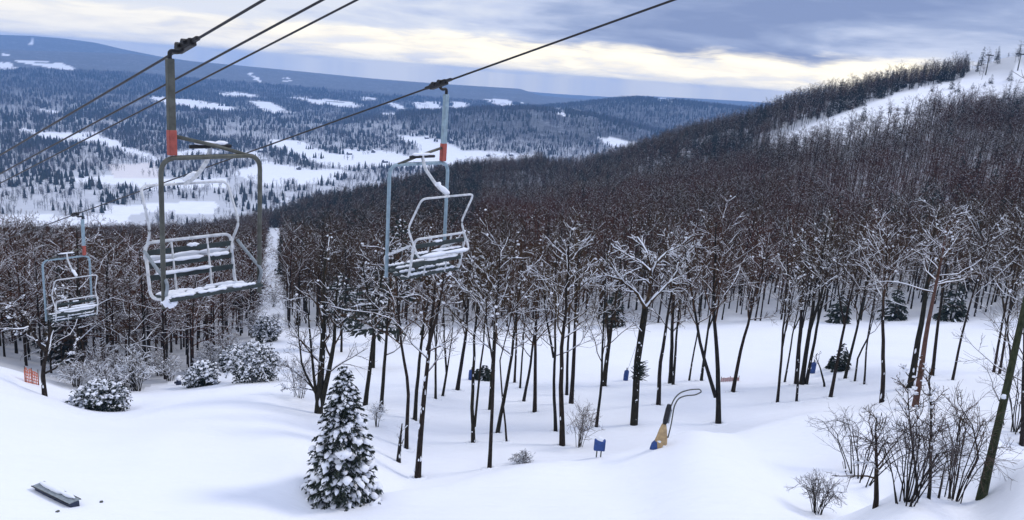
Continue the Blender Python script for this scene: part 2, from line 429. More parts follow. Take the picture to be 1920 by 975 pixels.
def fillet(pts, r, seg=6):
    pts = [np.array(p, float) for p in pts]; out = [pts[0]]
    for i in range(1, len(pts) - 1):
        p = pts[i]; a = pts[i - 1] - p; b = pts[i + 1] - p
        la, lb = np.linalg.norm(a), np.linalg.norm(b); rr = min(r, la * 0.49, lb * 0.49)
        s = p + a / la * rr; e = p + b / lb * rr
        for j in range(seg + 1):
            t = j / seg
            out.append((1 - t) ** 2 * s + 2 * t * (1 - t) * p + t * t * e)
    out.append(pts[-1])
    return np.array(out)
_BOXF = np.array([[0, 1, 3, 2], [4, 6, 7, 5], [0, 4, 5, 1], [2, 3, 7, 6], [0, 2, 6, 4], [1, 5, 7, 3]])
def box(x0, x1, y0, y1, z0, z1):
    v = np.array([[x, y, z] for x in (x0, x1) for y in (y0, y1) for z in (z0, z1)], float)
    return v, _BOXF
def bevbox(x0, x1, y0, y1, z0, z1, b=0.01):
    """box with chamfered edges"""
    import bmesh
    bm = bmesh.new()
    v, f = box(x0, x1, y0, y1, z0, z1)
    vs = [bm.verts.new(p) for p in v]
    for q in f: bm.faces.new([vs[i] for i in q])
    bmesh.ops.recalc_face_normals(bm, faces=bm.faces)
    bmesh.ops.bevel(bm, geom=list(bm.edges), offset=b, segments=2, profile=0.5, affect='EDGES')
    bmesh.ops.triangulate(bm, faces=bm.faces)
    bm.verts.index_update()
    V = np.array([tuple(p.co) for p in bm.verts]); F = np.array([[q.index for q in fc.verts] for fc in bm.faces])
    bm.free()
    return V, F
def blobs(cen, rad, seed=0, sub=1):
    """lumpy snow clumps: cen (m,3), rad (m,3)"""
    import bmesh
    bm = bmesh.new(); bmesh.ops.create_icosphere(bm, subdivisions=sub, radius=1)
    bv = np.array([tuple(v.co) for v in bm.verts]); bm.verts.index_update()
    bf = np.array([[v.index for v in f.verts] for f in bm.faces]); bm.free()
    rg = np.random.default_rng(seed); m = len(cen)
    if m == 0: return np.zeros((0, 3)), np.zeros((0, 3), int)
    j = 1 + rg.uniform(-0.3, 0.3, (m, len(bv), 1))
    V = cen[:, None, :] + bv[None] * j * rad[:, None, :]
    F = (bf[None] + (np.arange(m) * len(bv))[:, None, None]).reshape(-1, 3)
    return V.reshape(-1, 3), F

def link(o, parent=None):
    C.objects.link(o)
    if parent is not None: o.parent = parent
    return o
def part(name, me, parent=None, label=None):
    o = bpy.data.objects.new(name, me); link(o, parent)
    if label: o['label'] = label
    if name in ('snow_cover', 'foliage', 'twigs', 'trunk_shoots', 'net'): o['kind'] = 'stuff'
    return o
def thing(name, label, cat, loc=(0, 0, 0), rz=0.0, group=None):
    o = bpy.data.objects.new(name, None); o.empty_display_size = 0.3; link(o)
    o.location = loc; o.rotation_euler = (0, 0, rz); tag(o, label, cat, group)
    return o
def tag(o, label, cat=None, group=None, kind=None):
    o['label'] = label
    if cat: o['category'] = cat
    if group: o['group'] = group
    if kind: o['kind'] = kind
    return o
def copy_thing(root, loc, rz, label, group=None, scale=1.0):
    r = root.copy(); C.objects.link(r); r.location = loc; r.rotation_euler = (0, 0, rz); r.scale = (scale,) * 3
    r['label'] = label
    if group: r['group'] = group
    for ch in list(root.children):
        c = ch.copy(); C.objects.link(c); c.parent = r
    return r

# ------------------------------------------------------------------ the ground sheet
def build_ground():
    ia = np.arange(-0.74, 0.7401, 0.0022)
    oa = np.arange(0.80, PI, 0.06)
    A = np.concatenate([-oa[::-1], ia, oa, [PI]])
    A = A[A > -PI + 0.02]
    R = [1.5]
    while R[-1] < 11200:
        r = R[-1]
        R.append(r * (1.25 if r < 18 else 1.028 if r < 850 else 1.0125 if r < 8500 else 1.05))
    R = np.array(R)
    aa, rr = np.meshgrid(A, R)
    x = rr * np.sin(aa); y = rr * np.cos(aa)
    z, zh, zv = height_rel(x, y)
    V = np.stack([x, y, z + CAMZ], -1).reshape(-1, 3)
    nr, na = x.shape
    V = np.vstack([V, [[0, 0, V[:na, 2].mean()]]])
    idx = np.arange(nr * na).reshape(nr, na)
    a = idx[:-1]; b = np.roll(a, -1, 1); c = idx[1:]; d = np.roll(c, -1, 1)
    Fq = np.stack([a, c, d, b], -1).reshape(-1, 4)
    cap = np.stack([np.full(na, nr * na), idx[0], np.roll(idx[0], -1)], -1)
    me = make_mesh('snowy_ground', [(V, Fq, 0)], [GROUND])
    ctr = bpy.data.meshes.new('x'); bpy.data.meshes.remove(ctr)
    # attributes
    u, v, dep = proj(V)
    j = (fbm(V[:, 0] / 60, V[:, 1] / 60, 41, 3) * 9, fbm(V[:, 0] / 60, V[:, 1] / 60, 47, 3) * 5)
    fm = field_mask(u, v, j)
    onhill = np.append((zh > zv - 4).ravel(), True)
    rad = np.hypot(V[:, 0], V[:, 1])
    wood = np.where(onhill, 0.0, (1 - fm))
    # forest on the home hill stands in snow: only a light litter
    edge = np.interp(u, EDGE_U, EDGE_V)
    hill_w = (v < edge) & (~inpoly(u, v, TRAIL_FAR)) & (~inpoly(u, v, SWATH)) & (dep > 60)
    wood = np.where(onhill & hill_w, 0.42, wood)
    hillw = np.clip((V[:, 2] - CAMZ - VFLOOR - 25) / 45, 0, 1)
    wood = np.where((rad > 900) & ~onhill, np.maximum(np.minimum(wood, hillw * .9), wood * np.clip(0.36 + (rad - 1400) / 2800 * 0.56, 0.36, 0.92)), wood)
    straw = inpoly(u, v, [(200, 308), (296, 305), (300, 335), (215, 335)]).astype(float) * 0.7
    for nm, val in (('wood', wood), ('straw', straw)):
        at = me.attributes.new(nm, 'FLOAT', 'POINT'); at.data.foreach_set('value', val.astype(np.float32))
    o = part('snowy_ground', me)
    o['kind'] = 'structure'; o['label'] = 'snow covered ski hill, valley floor and far ridges'
    return o
build_ground()

# ------------------------------------------------------------------ trees
def unit(v): return v / (np.linalg.norm(v, axis=-1, keepdims=True) + 1e-9)
def spawn(P, R, cnt, t0, t1, ang, lenf, npt, up, rg, rfac=0.55, rmin=0.008, wig=0.18, taper=0.35, flat=0.0):
    """children of polylines; returns P2 (m*cnt, npt, 3), R2"""
    m, n, _ = P.shape
    plen = np.linalg.norm(np.diff(P, axis=1), axis=2).sum(1)
    ip = np.repeat(np.arange(m), cnt); k = np.tile(np.arange(cnt), m)
    t = t0 + (t1 - t0) * (k + rg.uniform(0, 1, m * cnt)) / cnt
    f = t * (n - 1); i = np.minimum(f.astype(int), n - 2); fr = (f - i)[:, None]
    base = P[ip, i] * (1 - fr) + P[ip, i + 1] * fr
    rb = R[ip, i] * (1 - fr[:, 0]) + R[ip, i + 1] * fr[:, 0]
    tan = unit(P[ip, i + 1] - P[ip, i])
    ref = np.where(np.abs(tan[:, 2:3]) > 0.8, np.array([1.0, 0, 0]), np.array([0, 0, 1.0]))
    A = unit(np.cross(tan, ref)); B = np.cross(tan, A)
    ph = k * 2.39996 + np.repeat(rg.uniform(0, 6.28, m), cnt) + rg.uniform(-0.5, 0.5, m * cnt)
    perp = np.cos(ph)[:, None] * A + np.sin(ph)[:, None] * B
    an = np.radians(rg.uniform(ang[0], ang[1], m * cnt))[:, None]
    d = unit(np.cos(an) * tan + np.sin(an) * perp)
    d[:, 2] *= (1 - flat)
    d = unit(d)
    L = plen[ip] * lenf * (1.15 - 0.65 * (t - t0) / max(1e-3, t1 - t0)) * rg.uniform(0.6, 1.25, m * cnt)
    Q = np.empty((m * cnt, npt, 3)); Q[:, 0] = base
    st = (L / (npt - 1))[:, None]
    for q in range(1, npt):
        d = unit(d + rg.normal(0, wig, d.shape) + np.array([0, 0, up]))
        Q[:, q] = Q[:, q - 1] + d * st
    r0 = np.maximum(rb * rfac, rmin)
    R2 = np.maximum(r0[:, None] * np.linspace(1, taper, npt)[None], rmin * 0.6)
    return Q, R2
def snow_on(P, R, rg, cover=0.7, fat=0.9, rmin=0.018, thr=0.35):
    """strips of snow lying on the upper side of the flatter branches"""
    T = unit(np.gradient(P, axis=1)); hz = np.sqrt(np.maximum(0, 1 - T[..., 2] ** 2))
    w = np.clip((hz - thr) / 0.3, 0, 1)
    keep = (rg.uniform(0, 1, len(P)) < cover) & (w.max(1) > 0.3)
    P = P[keep]; R = R[keep]; w = w[keep]
    Rs = np.maximum(R * fat, rmin) * w * rg.uniform(0.55, 1.2, R.shape)
    Q = P.copy(); Q[..., 2] += R * 0.75 * (w > 0.05)
    Rs = np.maximum(Rs, R * 0.2 * (w < 0.05))
    return Q, Rs
def trunk_path(pts, n, rg, wob):
    pts = np.asarray(pts, float)
    s = np.concatenate([[0], np.cumsum(np.linalg.norm(np.diff(pts, axis=0), axis=1))])
    t = np.linspace(0, s[-1], n)
    P = np.stack([np.interp(t, s, pts[:, k]) for k in range(3)], -1)
    w = np.cumsum(rg.normal(0, wob, (n, 3)), 0); w[:, 2] = 0; w -= w[:1]
    w *= np.linspace(0, 1, n)[:, None]
    return P + w * s[-1] / 10
def gen_tree(pts, r0, seed, crown=0.42, nl=15, nb=6, nt=5, spread=1.0, snow=0.7, fat=0.9, wob=0.035, up=0.10, twr=0.011, ang=(32, 62), fork=None, flecks=5, flat=0.0, sides=(8, 5, 4, 3)):
    """returns parts: trunk, branches, snow as (verts, faces) lists, all relative to pts[0]"""
    rg = np.random.default_rng(seed)
    pts = np.asarray(pts, float)
    P = trunk_path(pts, 12, rg, wob)
    t = np.linspace(0, 1, 12)
    R = r0 * (1 - 0.78 * t ** 1.1); R[0] *= 1.22
    P[0, 2] -= 0.35
    T = [(P[None], R[None], sides[0])]
    stems = [(P, R)]
    for fk in (fork or []):
        Pf = trunk_path(fk[0], 9, rg, wob); Rf = fk[1] * (1 - 0.75 * np.linspace(0, 1, 9))
        T.append((Pf[None], Rf[None], sides[0])); stems.append((Pf, Rf))
    Bq = []; S = []; dots = []
    for Pq, Rq in stems:
        L = np.linalg.norm(np.diff(Pq, axis=0), axis=1).sum()
        k = max(5, int(nl / len(stems) ** 0.6))
        l1, q1 = spawn(Pq[None], Rq[None], k, crown, 0.985, ang, 0.30 * spread, 6, up, rg, 0.5, 0.02, 0.2, 0.3, flat)
        l2, q2 = spawn(l1, q1, nb, 0.2, 0.98, (28, 60), 0.46, 4, up * 0.8, rg, 0.5, 0.013, 0.2, 0.4)
        l3, q3 = spawn(l2, q2, nt, 0.15, 1.0, (22, 55), 0.52, 3, up, rg, 0.55, twr, 0.22, 0.5)
        Bq += [(l1, q1, sides[1]), (l2, q2, sides[2]), (l3, q3, sides[3])]
        if snow > 0:
            S.append((*snow_on(l1, q1, rg, min(1, snow * 1.3), fat * 0.95, 0.026), 4))
            S.append((*snow_on(l2, q2, rg, snow * .65, fat * .95, 0.018), 3))
            S.append((*snow_on(l3, q3, rg, snow * 0.16, fat, 0.015), 3))
            dots.append(l2[rg.uniform(0, 1, len(l2)) < .30][:, 1])
    base = pts[0]
    out_t = [tubes(a - base, b, k) for a, b, k in T]
    out_b = [tubes(a - base, b, k) for a, b, k in Bq]
    out_s = [tubes(a - base, b, k) for a, b, k in S if len(a)]
    if dots:
        c = np.vstack(dots)
        out_s.append(blobs(c - base + np.array([0, 0, .03]), np.array([.075, .075, .055]) * rg.uniform(.5, 1.4, (len(c), 1)), seed + 1, 1))
    if flecks and snow > 0:
        i = rg.integers(0, 7, flecks); fr = rg.uniform(0, 1, flecks)[:, None]
        c = P[i] * (1 - fr) + P[i + 1] * fr; rr = R[i]
        th = rg.normal(-1.7, 0.9, flecks)
        c = c + np.stack([np.cos(th), np.sin(th), 0 * th], -1) * (rr * 0.93)[:, None]
        out_s.append(blobs(c - base, np.stack([rr * 0.3, rr * 0.3, rr * rg.uniform(0.25, 1.6, flecks)], -1) * rg.uniform(.5, 1.2, (flecks, 1)), seed))
    return out_t, out_b, out_s
def tree_thing(name, label, base, tb, cat='tree', group=None, bark=None, twig=None, trunk_label=None):
    t, b, s = tb
    o = thing(name, label, cat, tuple(base), 0, group)
    part('trunk', make_mesh('trunk', [(*q, 0) for q in t], [bark or BARK]), o)
    part('branches', make_mesh('branches', [(*q, 0) for q in b], [twig or TWIG]), o)
    if s: part('snow_cover', make_mesh('snow_cover', [(*q, 0) for q in s], [SNOW]), o)
    return o

GB = 'bare trees in the strip between the two ski trails'
# base pixel, upward pixels, trunk width in pixels, top pixel row, label, options
TREES = [
 ((783, 896), [(792, 760), (803, 640)], 12, 470, 'snow flecked bare tree nearest the right side of the snowy spruce, on the slope edge', dict(snow=.7, flecks=24)),
 ((762, 841), [(764, 722), (753, 640)], 8, 480, 'forked bare tree just behind the snow capped stump', dict(nl=12)),
 ((778, 788), [(783, 710), (788, 640)], 8, 490, 'grey bare tree partly hidden behind the snow flecked trunk by the spruce', dict()),
 ((817, 748), [(817, 690), (818, 640)], 5, 500, 'slim straight bare tree standing well behind the snow flecked trunk', dict(nl=10)),
 ((829, 743), [(837, 706), (832, 640)], 5, 505, 'thin pale tree that splits low into a narrow Y', dict(nl=9, fk=[((837, 706), (846, 640), 510, 3)])),
 ((857, 732), [(864, 690), (871, 640)], 8, 490, 'leaning bare tree in the clear gap left of the two small blue cushions', dict()),
 ((714, 775), [(719, 705), (724, 640)], 8, 470, 'bare tree right behind the tip of the spruce, second trunk right of it', dict(snow=.9)),
 ((684, 761), [(692, 700), (699, 640)], 9, 455, 'bare tree rising just right of the tip of the snowy spruce', dict(snow=1.0, nl=18)),
 ((888, 830), [(886, 760), (890, 640)], 8, 480, 'slender tree with twin stem standing left of the small evergreens', dict(fk=[((890, 800), (905, 640), 490, 5)])),
 ((918, 878), [(924, 760), (930, 620)], 8, 470, 'dark straight tree whose foot stands lowest beside the dead grass tuft', dict()),
 ((918, 769), [(922, 700), (926, 640)], 6, 520, 'short dark trunk half hidden behind the straight tree by the grass tuft', dict(nl=9)),
 ((932, 812), [(955, 701), (969, 618)], 8, 490, 'grey tree leaning strongly uphill across its darker neighbours', dict()),
 ((951, 828), [(941, 735), (937, 677), (955, 610)], 4, 500, 'thin bowed sapling crossing the leaning grey tree', dict(nl=9, wob=.01)),
 ((965, 718), [(967, 670), (968, 618)], 5, 510, 'thin tree behind the crossing trunks, beside an even thinner one', dict(nl=9)),
 ((975, 728), [(979, 670), (983, 618)], 4, 515, 'thinnest pole like tree right of the crossing trunks', dict(nl=8)),
 ((981, 753), [(990, 710), (998, 665)], 6, 500, 'pale leaning trunk just left of a dark straight one', dict(nl=10)),
 ((1003, 773), [(1004, 700), (1004, 630)], 8, 480, 'dark straight tree standing alone left of the clustered trunks', dict()),
 ((1043, 809), [(1037, 729), (1039, 615)], 7, 470, 'left stem of the tight cluster above the drooping brush', dict()),
 ((1055, 836), [(1054, 723), (1060, 620)], 11, 440, 'thickest front trunk of the tight cluster, brush at its foot', dict(snow=.9, nl=18)),
 ((1071, 758), [(1075, 690), (1081, 600)], 9, 460, 'right stem of the tight cluster above the drooping brush', dict()),
 ((1063, 741), [(1064, 690), (1066, 630)], 6, 480, 'thin rear stem seen between the stems of the tight cluster', dict(nl=9)),
 ((1118, 801), [(1128, 723), (1134, 600)], 6, 480, 'slim tree directly above the blue padded post', dict(nl=11)),
 ((1132, 725), [(1138, 670), (1147, 600)], 10, 470, 'stout trunk right behind the slim tree above the blue padded post', dict()),
 ((1235, 760), [(1237, 692), (1251, 600)], 9, 470, 'bent tree rising just left above the snow gun', dict()),
 ((1257, 720), [(1260, 660), (1263, 600)], 9, 470, 'dark upright trunk behind the snow gun hose', dict()),
 ((1262, 722), [(1267, 660), (1273, 600)], 6, 480, 'thinner trunk touching the dark upright one behind the snow gun', dict(nl=9)),
 ((1292, 714), [(1300, 660), (1308, 612)], 4, 500, 'thin leaning tree in the gap right of the snow gun hose', dict(nl=9)),
 ((1315, 714), [(1320, 670), (1326, 630)], 6, 490, 'short looking trunk seen behind the V shaped tree', dict(nl=9)),
 ((1348, 794), [(1345, 677), (1338, 600)], 11, 425, 'V shaped double tree right of the snow gun, snow on its limbs', dict(snow=1.0, nl=22, spread=1.15, fk=[((1342, 745), (1317, 661), 460, 8)])),
 ((1374, 735), [(1388, 661), (1403, 600)], 8, 460, 'leaning tree right of the V shaped tree beside the red netting', dict()),
 ((1458, 755), [(1464, 680), (1472, 609)], 6, 460, 'lone slim tree left of the packed group of trunks', dict(nl=12)),
 ((1471, 717), [(1480, 670), (1491, 609)], 4, 480, 'very thin leaning tree between the lone slim tree and the packed trunks', dict(nl=9)),
 ((1493, 721), [(1496, 660), (1499, 609)], 8, 450, 'leftmost trunk of the packed group left of the blue hydrant cover', dict()),
 ((1503, 722), [(1514, 646), (1528, 560)], 10, 420, 'thick middle trunk of the packed group left of the blue hydrant cover', dict(snow=.9)),
 ((1511, 722), [(1528, 634), (1541, 560)], 7, 430, 'right leaning trunk of the packed group, touching the blue hydrant cover', dict()),
 ((1494, 753), [(1498, 690), (1502, 640)], 5, 480, 'slim tree standing just in front of the packed group', dict(nl=9)),
 ((1557, 745), [(1570, 678), (1585, 605)], 7, 450, 'leaning dark tree in front of the small dark evergreen', dict()),
 ((1584, 710), [(1598, 650), (1611, 597)], 6, 460, 'leaning tree immediately right of the small dark evergreen', dict()),
 ((1603, 715), [(1609, 666), (1626, 639), (1632, 605)], 4, 490, 'thin crooked sapling, left of a curved pair', dict(nl=8, wob=.01)),
 ((1621, 721), [(1624, 660), (1631, 609)], 4, 490, 'thin sapling, right of a curved pair', dict(nl=8)),
 ((1654, 756), [(1656, 658), (1658, 590)], 9, 440, 'upright tree with thick snow laden limbs above its dark trunk', dict(snow=1.0, fat=1.3, nl=20, spread=1.1)),
 ((1707, 727), [(1729, 597), (1741, 500)], 13, 400, 'thick dark tree leaning just left of the reddish trunk', dict(snow=.9, nl=20)),
 ((1748, 705), [(1755, 640), (1764, 573)], 7, 440, 'dark tree right of the reddish trunk, in front of an evergreen', dict()),
 ((1786, 713), [(1802, 632), (1831, 515)], 5, 420, 'crooked slim tree alone on the bright trail right of the reddish trunk', dict(wob=.05)),
 ((1863, 699), [(1874, 636), (1885, 573)], 5, 430, 'slim tree left of a crossed pair behind the mossy leaning trunk', dict()),
 ((1874, 702), [(1884, 640), (1894, 580)], 5, 430, 'slim tree of the crossed pair behind the mossy leaning trunk', dict()),
 ((1897, 675), [(1890, 630), (1884, 590)], 4, 470, 'thin tree leaning left, crossing behind the mossy leaning trunk', dict(nl=8)),
 ((1917, 836), [(1918, 770), (1920, 700)], 8, 520, 'dark trunk cut by the right picture edge behind the mossy leaning one', dict()),
]
def rim(c, w, rg):
    n = len(c); k = 6; th = np.arange(k) * 2 * PI / k
    rad = unit(c * [1, 1, 0]); wv = w * (1 + rg.normal(0, .2, n))
    V = c[:, None, :] + (np.cos(th)[None, :, None] * rad[:, None, :] * wv[:, None, None]) + (np.sin(th)[None, :, None] * np.array([0, 0, .38]) * wv[:, None, None])
    I = np.arange(n * k).reshape(n, k); a = I; b = np.roll(I, -1, 1); cc_ = np.roll(I, -1, 0); d = np.roll(cc_, -1, 1)
    return V.reshape(-1, 3), np.stack([a, b, d, cc_], -1).reshape(-1, 4)
def world_path(base_px, ups, top_v):
    b, dep = hit(*base_px)
    P = [b]
    for u, v in ups: P.append(pxpt(u, v, dep))
    d = (P[-1] - P[-2]); d /= np.linalg.norm(d)
    _, vt, _ = proj(P[-1])
    rem = max(0.0, (vt - top_v)) / FPX * dep
    up = np.array([0, 0, 1.0])
    if rem > 0.2:
        d = unit(d * 0.75 + up * 0.25)
        P.append(P[-1] + d * rem * 0.55)
        d = unit(d * 0.6 + up * 0.4)
        P.append(P[-1] + d * rem * 0.5)
    # keep everything in a believable upright plane: path heights only ever climb
    return np.array(P), dep
USED = []
for i, (bp, ups, w, tv, lab, op) in enumerate(TREES):
    op = dict(op)
    P, dep = world_path(bp, ups, tv)
    fk = []
    for fb, fu, ft, fw in op.pop('fk', []):
        q = [pxpt(fb[0], fb[1], dep), pxpt(fu[0], fu[1], dep)]
        d = unit(q[1] - q[0]); rem = (fu[1] - ft) / FPX * dep
        q += [q[1] + unit(d * .7 + np.array([0, 0, .3])) * rem]
        fk.append((np.array(q), fw * dep / FPX / 2))
    r0 = w * .95 * dep / FPX / 2
    rt = np.random.default_rng(7000 + i)
    if not fk and rt.uniform() < .55:
        L_ = np.linalg.norm(np.diff(P, axis=0), axis=1); tt = rt.uniform(.32, .6) * L_.sum(); c_ = np.concatenate([[0], np.cumsum(L_)])
        q0 = np.array([np.interp(tt, c_, P[:, k]) for k in range(3)]); rem = L_.sum() - tt; th_ = rt.uniform(0, 2 * PI); sp_ = rt.uniform(.18, .42)
        q1 = q0 + np.array([math.cos(th_) * sp_, math.sin(th_) * sp_, 1]) * rem * .4
        fk.append((np.array([q0, q1, q1 + np.array([math.cos(th_) * sp_ * .5, math.sin(th_) * sp_ * .5, 1]) * rem * rt.uniform(.3, .55)]), r0 * rt.uniform(.5, .75)))
    op.setdefault('crown', rt.uniform(.30, .58)); op.setdefault('spread', rt.uniform(.75, 1.2)); op.setdefault('wob', rt.uniform(.035, .085)); op.setdefault('up', rt.uniform(.04, .16))
    op.setdefault('snow', rt.choice([.25, .35, .5, .7])); a_ = rt.uniform(25, 42); op.setdefault('ang', (a_, a_ + 32)); op.setdefault('flecks', int(rt.choice([0, 0, 3, 7])))
    kw = dict(snow=0.42, wob=0.025, nl=19, nt=7, twr=.012); kw.update(op)
    tb = gen_tree(P, r0, 100 + i, fork=fk, **kw)
    o = tree_thing('bare_tree', lab, P[0], tb, 'tree', GB)
    ph_ = np.linspace(0, 2 * PI, 15)[:-1]; rr_ = (r0 * 1.5 + .16) * (1 + rt.normal(0, .12, 14))
    part('contact_shading_ring', make_mesh('contact_shading_ring', [(*rim(np.stack([np.cos(ph_) * rr_, np.sin(ph_) * rr_, ground(P[0][0] + np.cos(ph_) * rr_, P[0][1] + np.sin(ph_) * rr_) - P[0][2]], -1), .10 + r0 * .4, rt), 0)], [SNOW]), o)  # uneven snow ring added round the trunk foot to give slight contact shading
    USED.append(P[0])

# the big tree with snow laden limbs: its main limbs follow the photograph
def hero_tree():
    b, dep = hit(1189, 797)
    W = lambda l, dd=0.0: np.array([pxpt(u, v, dep + dd) for u, v in l])
    main = np.vstack([[b], W([(1192, 740), (1195, 677), (1203, 625), (1210, 578)])])
    rg = np.random.default_rng(77)
    limbs = [(W([(1210, 578), (1196, 552), (1165, 525), (1150, 500), (1138, 484)], -.6), .13), (W([(1210, 578), (1218, 548), (1220, 505), (1212, 470), (1195, 445)], .3), .14),
             (W([(1210, 578), (1228, 556), (1255, 530), (1287, 514), (1305, 500)], .2), .12), (W([(1219, 520), (1232, 490), (1252, 472), (1275, 462), (1300, 440)], .9), .10),
             (W([(1165, 525), (1140, 518), (1118, 520), (1095, 528)], -1.0), .07), (W([(1219, 508), (1200, 490), (1178, 480), (1150, 462)], -.9), .09),
             (W([(1203, 622), (1185, 600), (1165, 592)], -.5), .05), (W([(1255, 530), (1275, 500), (1290, 470), (1310, 455)], 1.2), .07)]
    R = 13 * dep / FPX / 2 * np.array([1.15, 1, .95, .95, .9])
    main[0, 2] -= 0.35
    ts = [tubes((main - b)[None], R[None], 10)]
    bs = []; ss = []
    for q, r in limbs:
        q = trunk_path(q, 9, rg, 0.012)
        rr = r * np.linspace(1, .35, 9)
        bs.append(tubes((q - b)[None], rr[None], 7))
        s = snow_on(q[None], rr[None], rg, 1, 1.0, .05, .15); ss.append(tubes(s[0] - b, s[1], 6))
        l2, q2 = spawn(q[None], rr[None], 13, .2, 1, (30, 65), .33, 5, .1, rg, .5, .016, .2, .35)
        l3, q3 = spawn(l2, q2, 6, .15, 1, (25, 55), .45, 3, .08, rg, .5, .012, .2, .5)
        bs += [tubes(l2 - b, q2, 4), tubes(l3 - b, q3, 3)]
        for a, c, k in ((l2, q2, .95), (l3, q3, .7)):
            s = snow_on(a, c, rg, k, 1.1, .026); ss.append(tubes(s[0] - b, s[1], 4))
    i = rg.integers(0, 3, 26); f = rg.uniform(0, 1, 26)[:, None]
    c = main[i] * (1 - f) + main[i + 1] * f + np.stack([rg.uniform(-.1, .1, 26), np.full(26, -.17), 0 * f[:, 0]], -1)
    ss.append(blobs(c - b, np.full((26, 3), .07) * rg.uniform(.5, 1.4, (26, 1)), 5))
    o = tree_thing('snowy_oak', 'broad bare tree with thick white snow laden limbs left above the snow gun', b, (ts, bs, ss), 'tree')
    # ivy / shoots low on the trunk
    m = 90; th = rg.uniform(-2.6, .6, m); z = rg.uniform(2.2, 4.2, m)
    p0 = np.stack([np.cos(th) * .12, np.sin(th) * .12, rg.uniform(-.7, .7, m)], -1) + (pxpt(1195, 695, dep) - b)
    d = np.stack([np.cos(th), np.sin(th) * .6, rg.uniform(-.2, .8, m)], -1) * rg.uniform(.25, .8, (m, 1))
    part('trunk_shoots', make_mesh('trunk_shoots', [(*tubes(np.stack([p0, p0 + d * .5, p0 + d], 1), np.full((m, 3), .035) * np.array([1, .9, .3]), 3), 0)], [NEEDLE]), o)
hero_tree()

# reddish trunk with a snow topped crown
P, dep = world_path((1716, 763), [(1738, 622), (1763, 500)], 425)
tree_thing('red_pine', 'tree with a reddish bare trunk leaning right and snow on its top boughs', P[0],
           gen_tree(P, 11 * dep / FPX / 2, 301, crown=.6, nl=16, snow=1.0, fat=1.4, flecks=0, wob=.01, ang=(45, 80), spread=.9), 'tree', None, REDBARK)
# mossy leaning trunk near the camera at the right
b, dep = hit(1840, 934, 20)
Pm_ = np.array([b, pxpt(1862, 838, dep), pxpt(1884, 744, dep), pxpt(1921, 573, dep), pxpt(1975, 350, dep), pxpt(2025, 120, dep)])
leaner = tree_thing('leaning_tree', 'thick mossy green trunk leaning right near the bottom right corner, white snow patch on it', Pm_[0],
           gen_tree(Pm_, 15.5 * dep / FPX / 2, 302, crown=.82, nl=9, spread=.5, snow=.7, flecks=0, wob=.004), 'tree', None, MOSSBARK)
q = (pxpt(1882, 744, dep - .2) - Pm_[0])[None]
part('snow_patch', make_mesh('snow_patch', [(*blobs(q, np.array([[.10, .04, .10]]), 3, 2), 0)], [SNOW]), leaner)
# snag capped with snow, and the crooked dead stem
P, dep = world_path((747, 866), [(750, 830), (754, 794)], 792)
st = gen_tree(P[:3], 9 * dep / FPX / 2, 303, crown=.3, nl=5, nb=2, nt=2, spread=.8, snow=1, fat=1.2, wob=.006)
o = tree_thing('tree_stump', 'short broken stump with a snow cap left of the snow flecked trunk', P[0], st, 'stump')
P, dep = world_path((1547, 725), [(1538, 690), (1529, 668), (1533, 662)], 664)
tree_thing('dead_stem', 'short crooked dead stem right of the blue hydrant cover', P[0], gen_tree(P[:4], 4.5 * dep / FPX / 2, 304, crown=.6, nl=2, nb=1, nt=1, snow=0, wob=.003), 'dead tree')
# many stemmed tree behind the spruce
b, dep = hit(597, 775)
W = lambda *l: np.array([pxpt(u, v, dep) for u, v in l])
fk = [(W((602, 760), (618, 690), (627, 640), (632, 520)), .2), (W((596, 765), (588, 700), (583, 640), (575, 540)), .12), (W((596, 745), (566, 690), (560, 640), (556, 560)), .09),
      (W((598, 740), (570, 710), (545, 690), (520, 680)), .06), (W((600, 735), (560, 725), (530, 730)), .05)]
tree_thing('clump_tree', 'many stemmed bare tree with fanning low twigs behind the left side of the spruce', b,
           gen_tree(np.vstack([[b], W((602, 700), (606, 640), (608, 540), (612, 470))]), .26, 305, crown=.25, nl=26, snow=.7, fork=fk, flecks=10), 'tree')

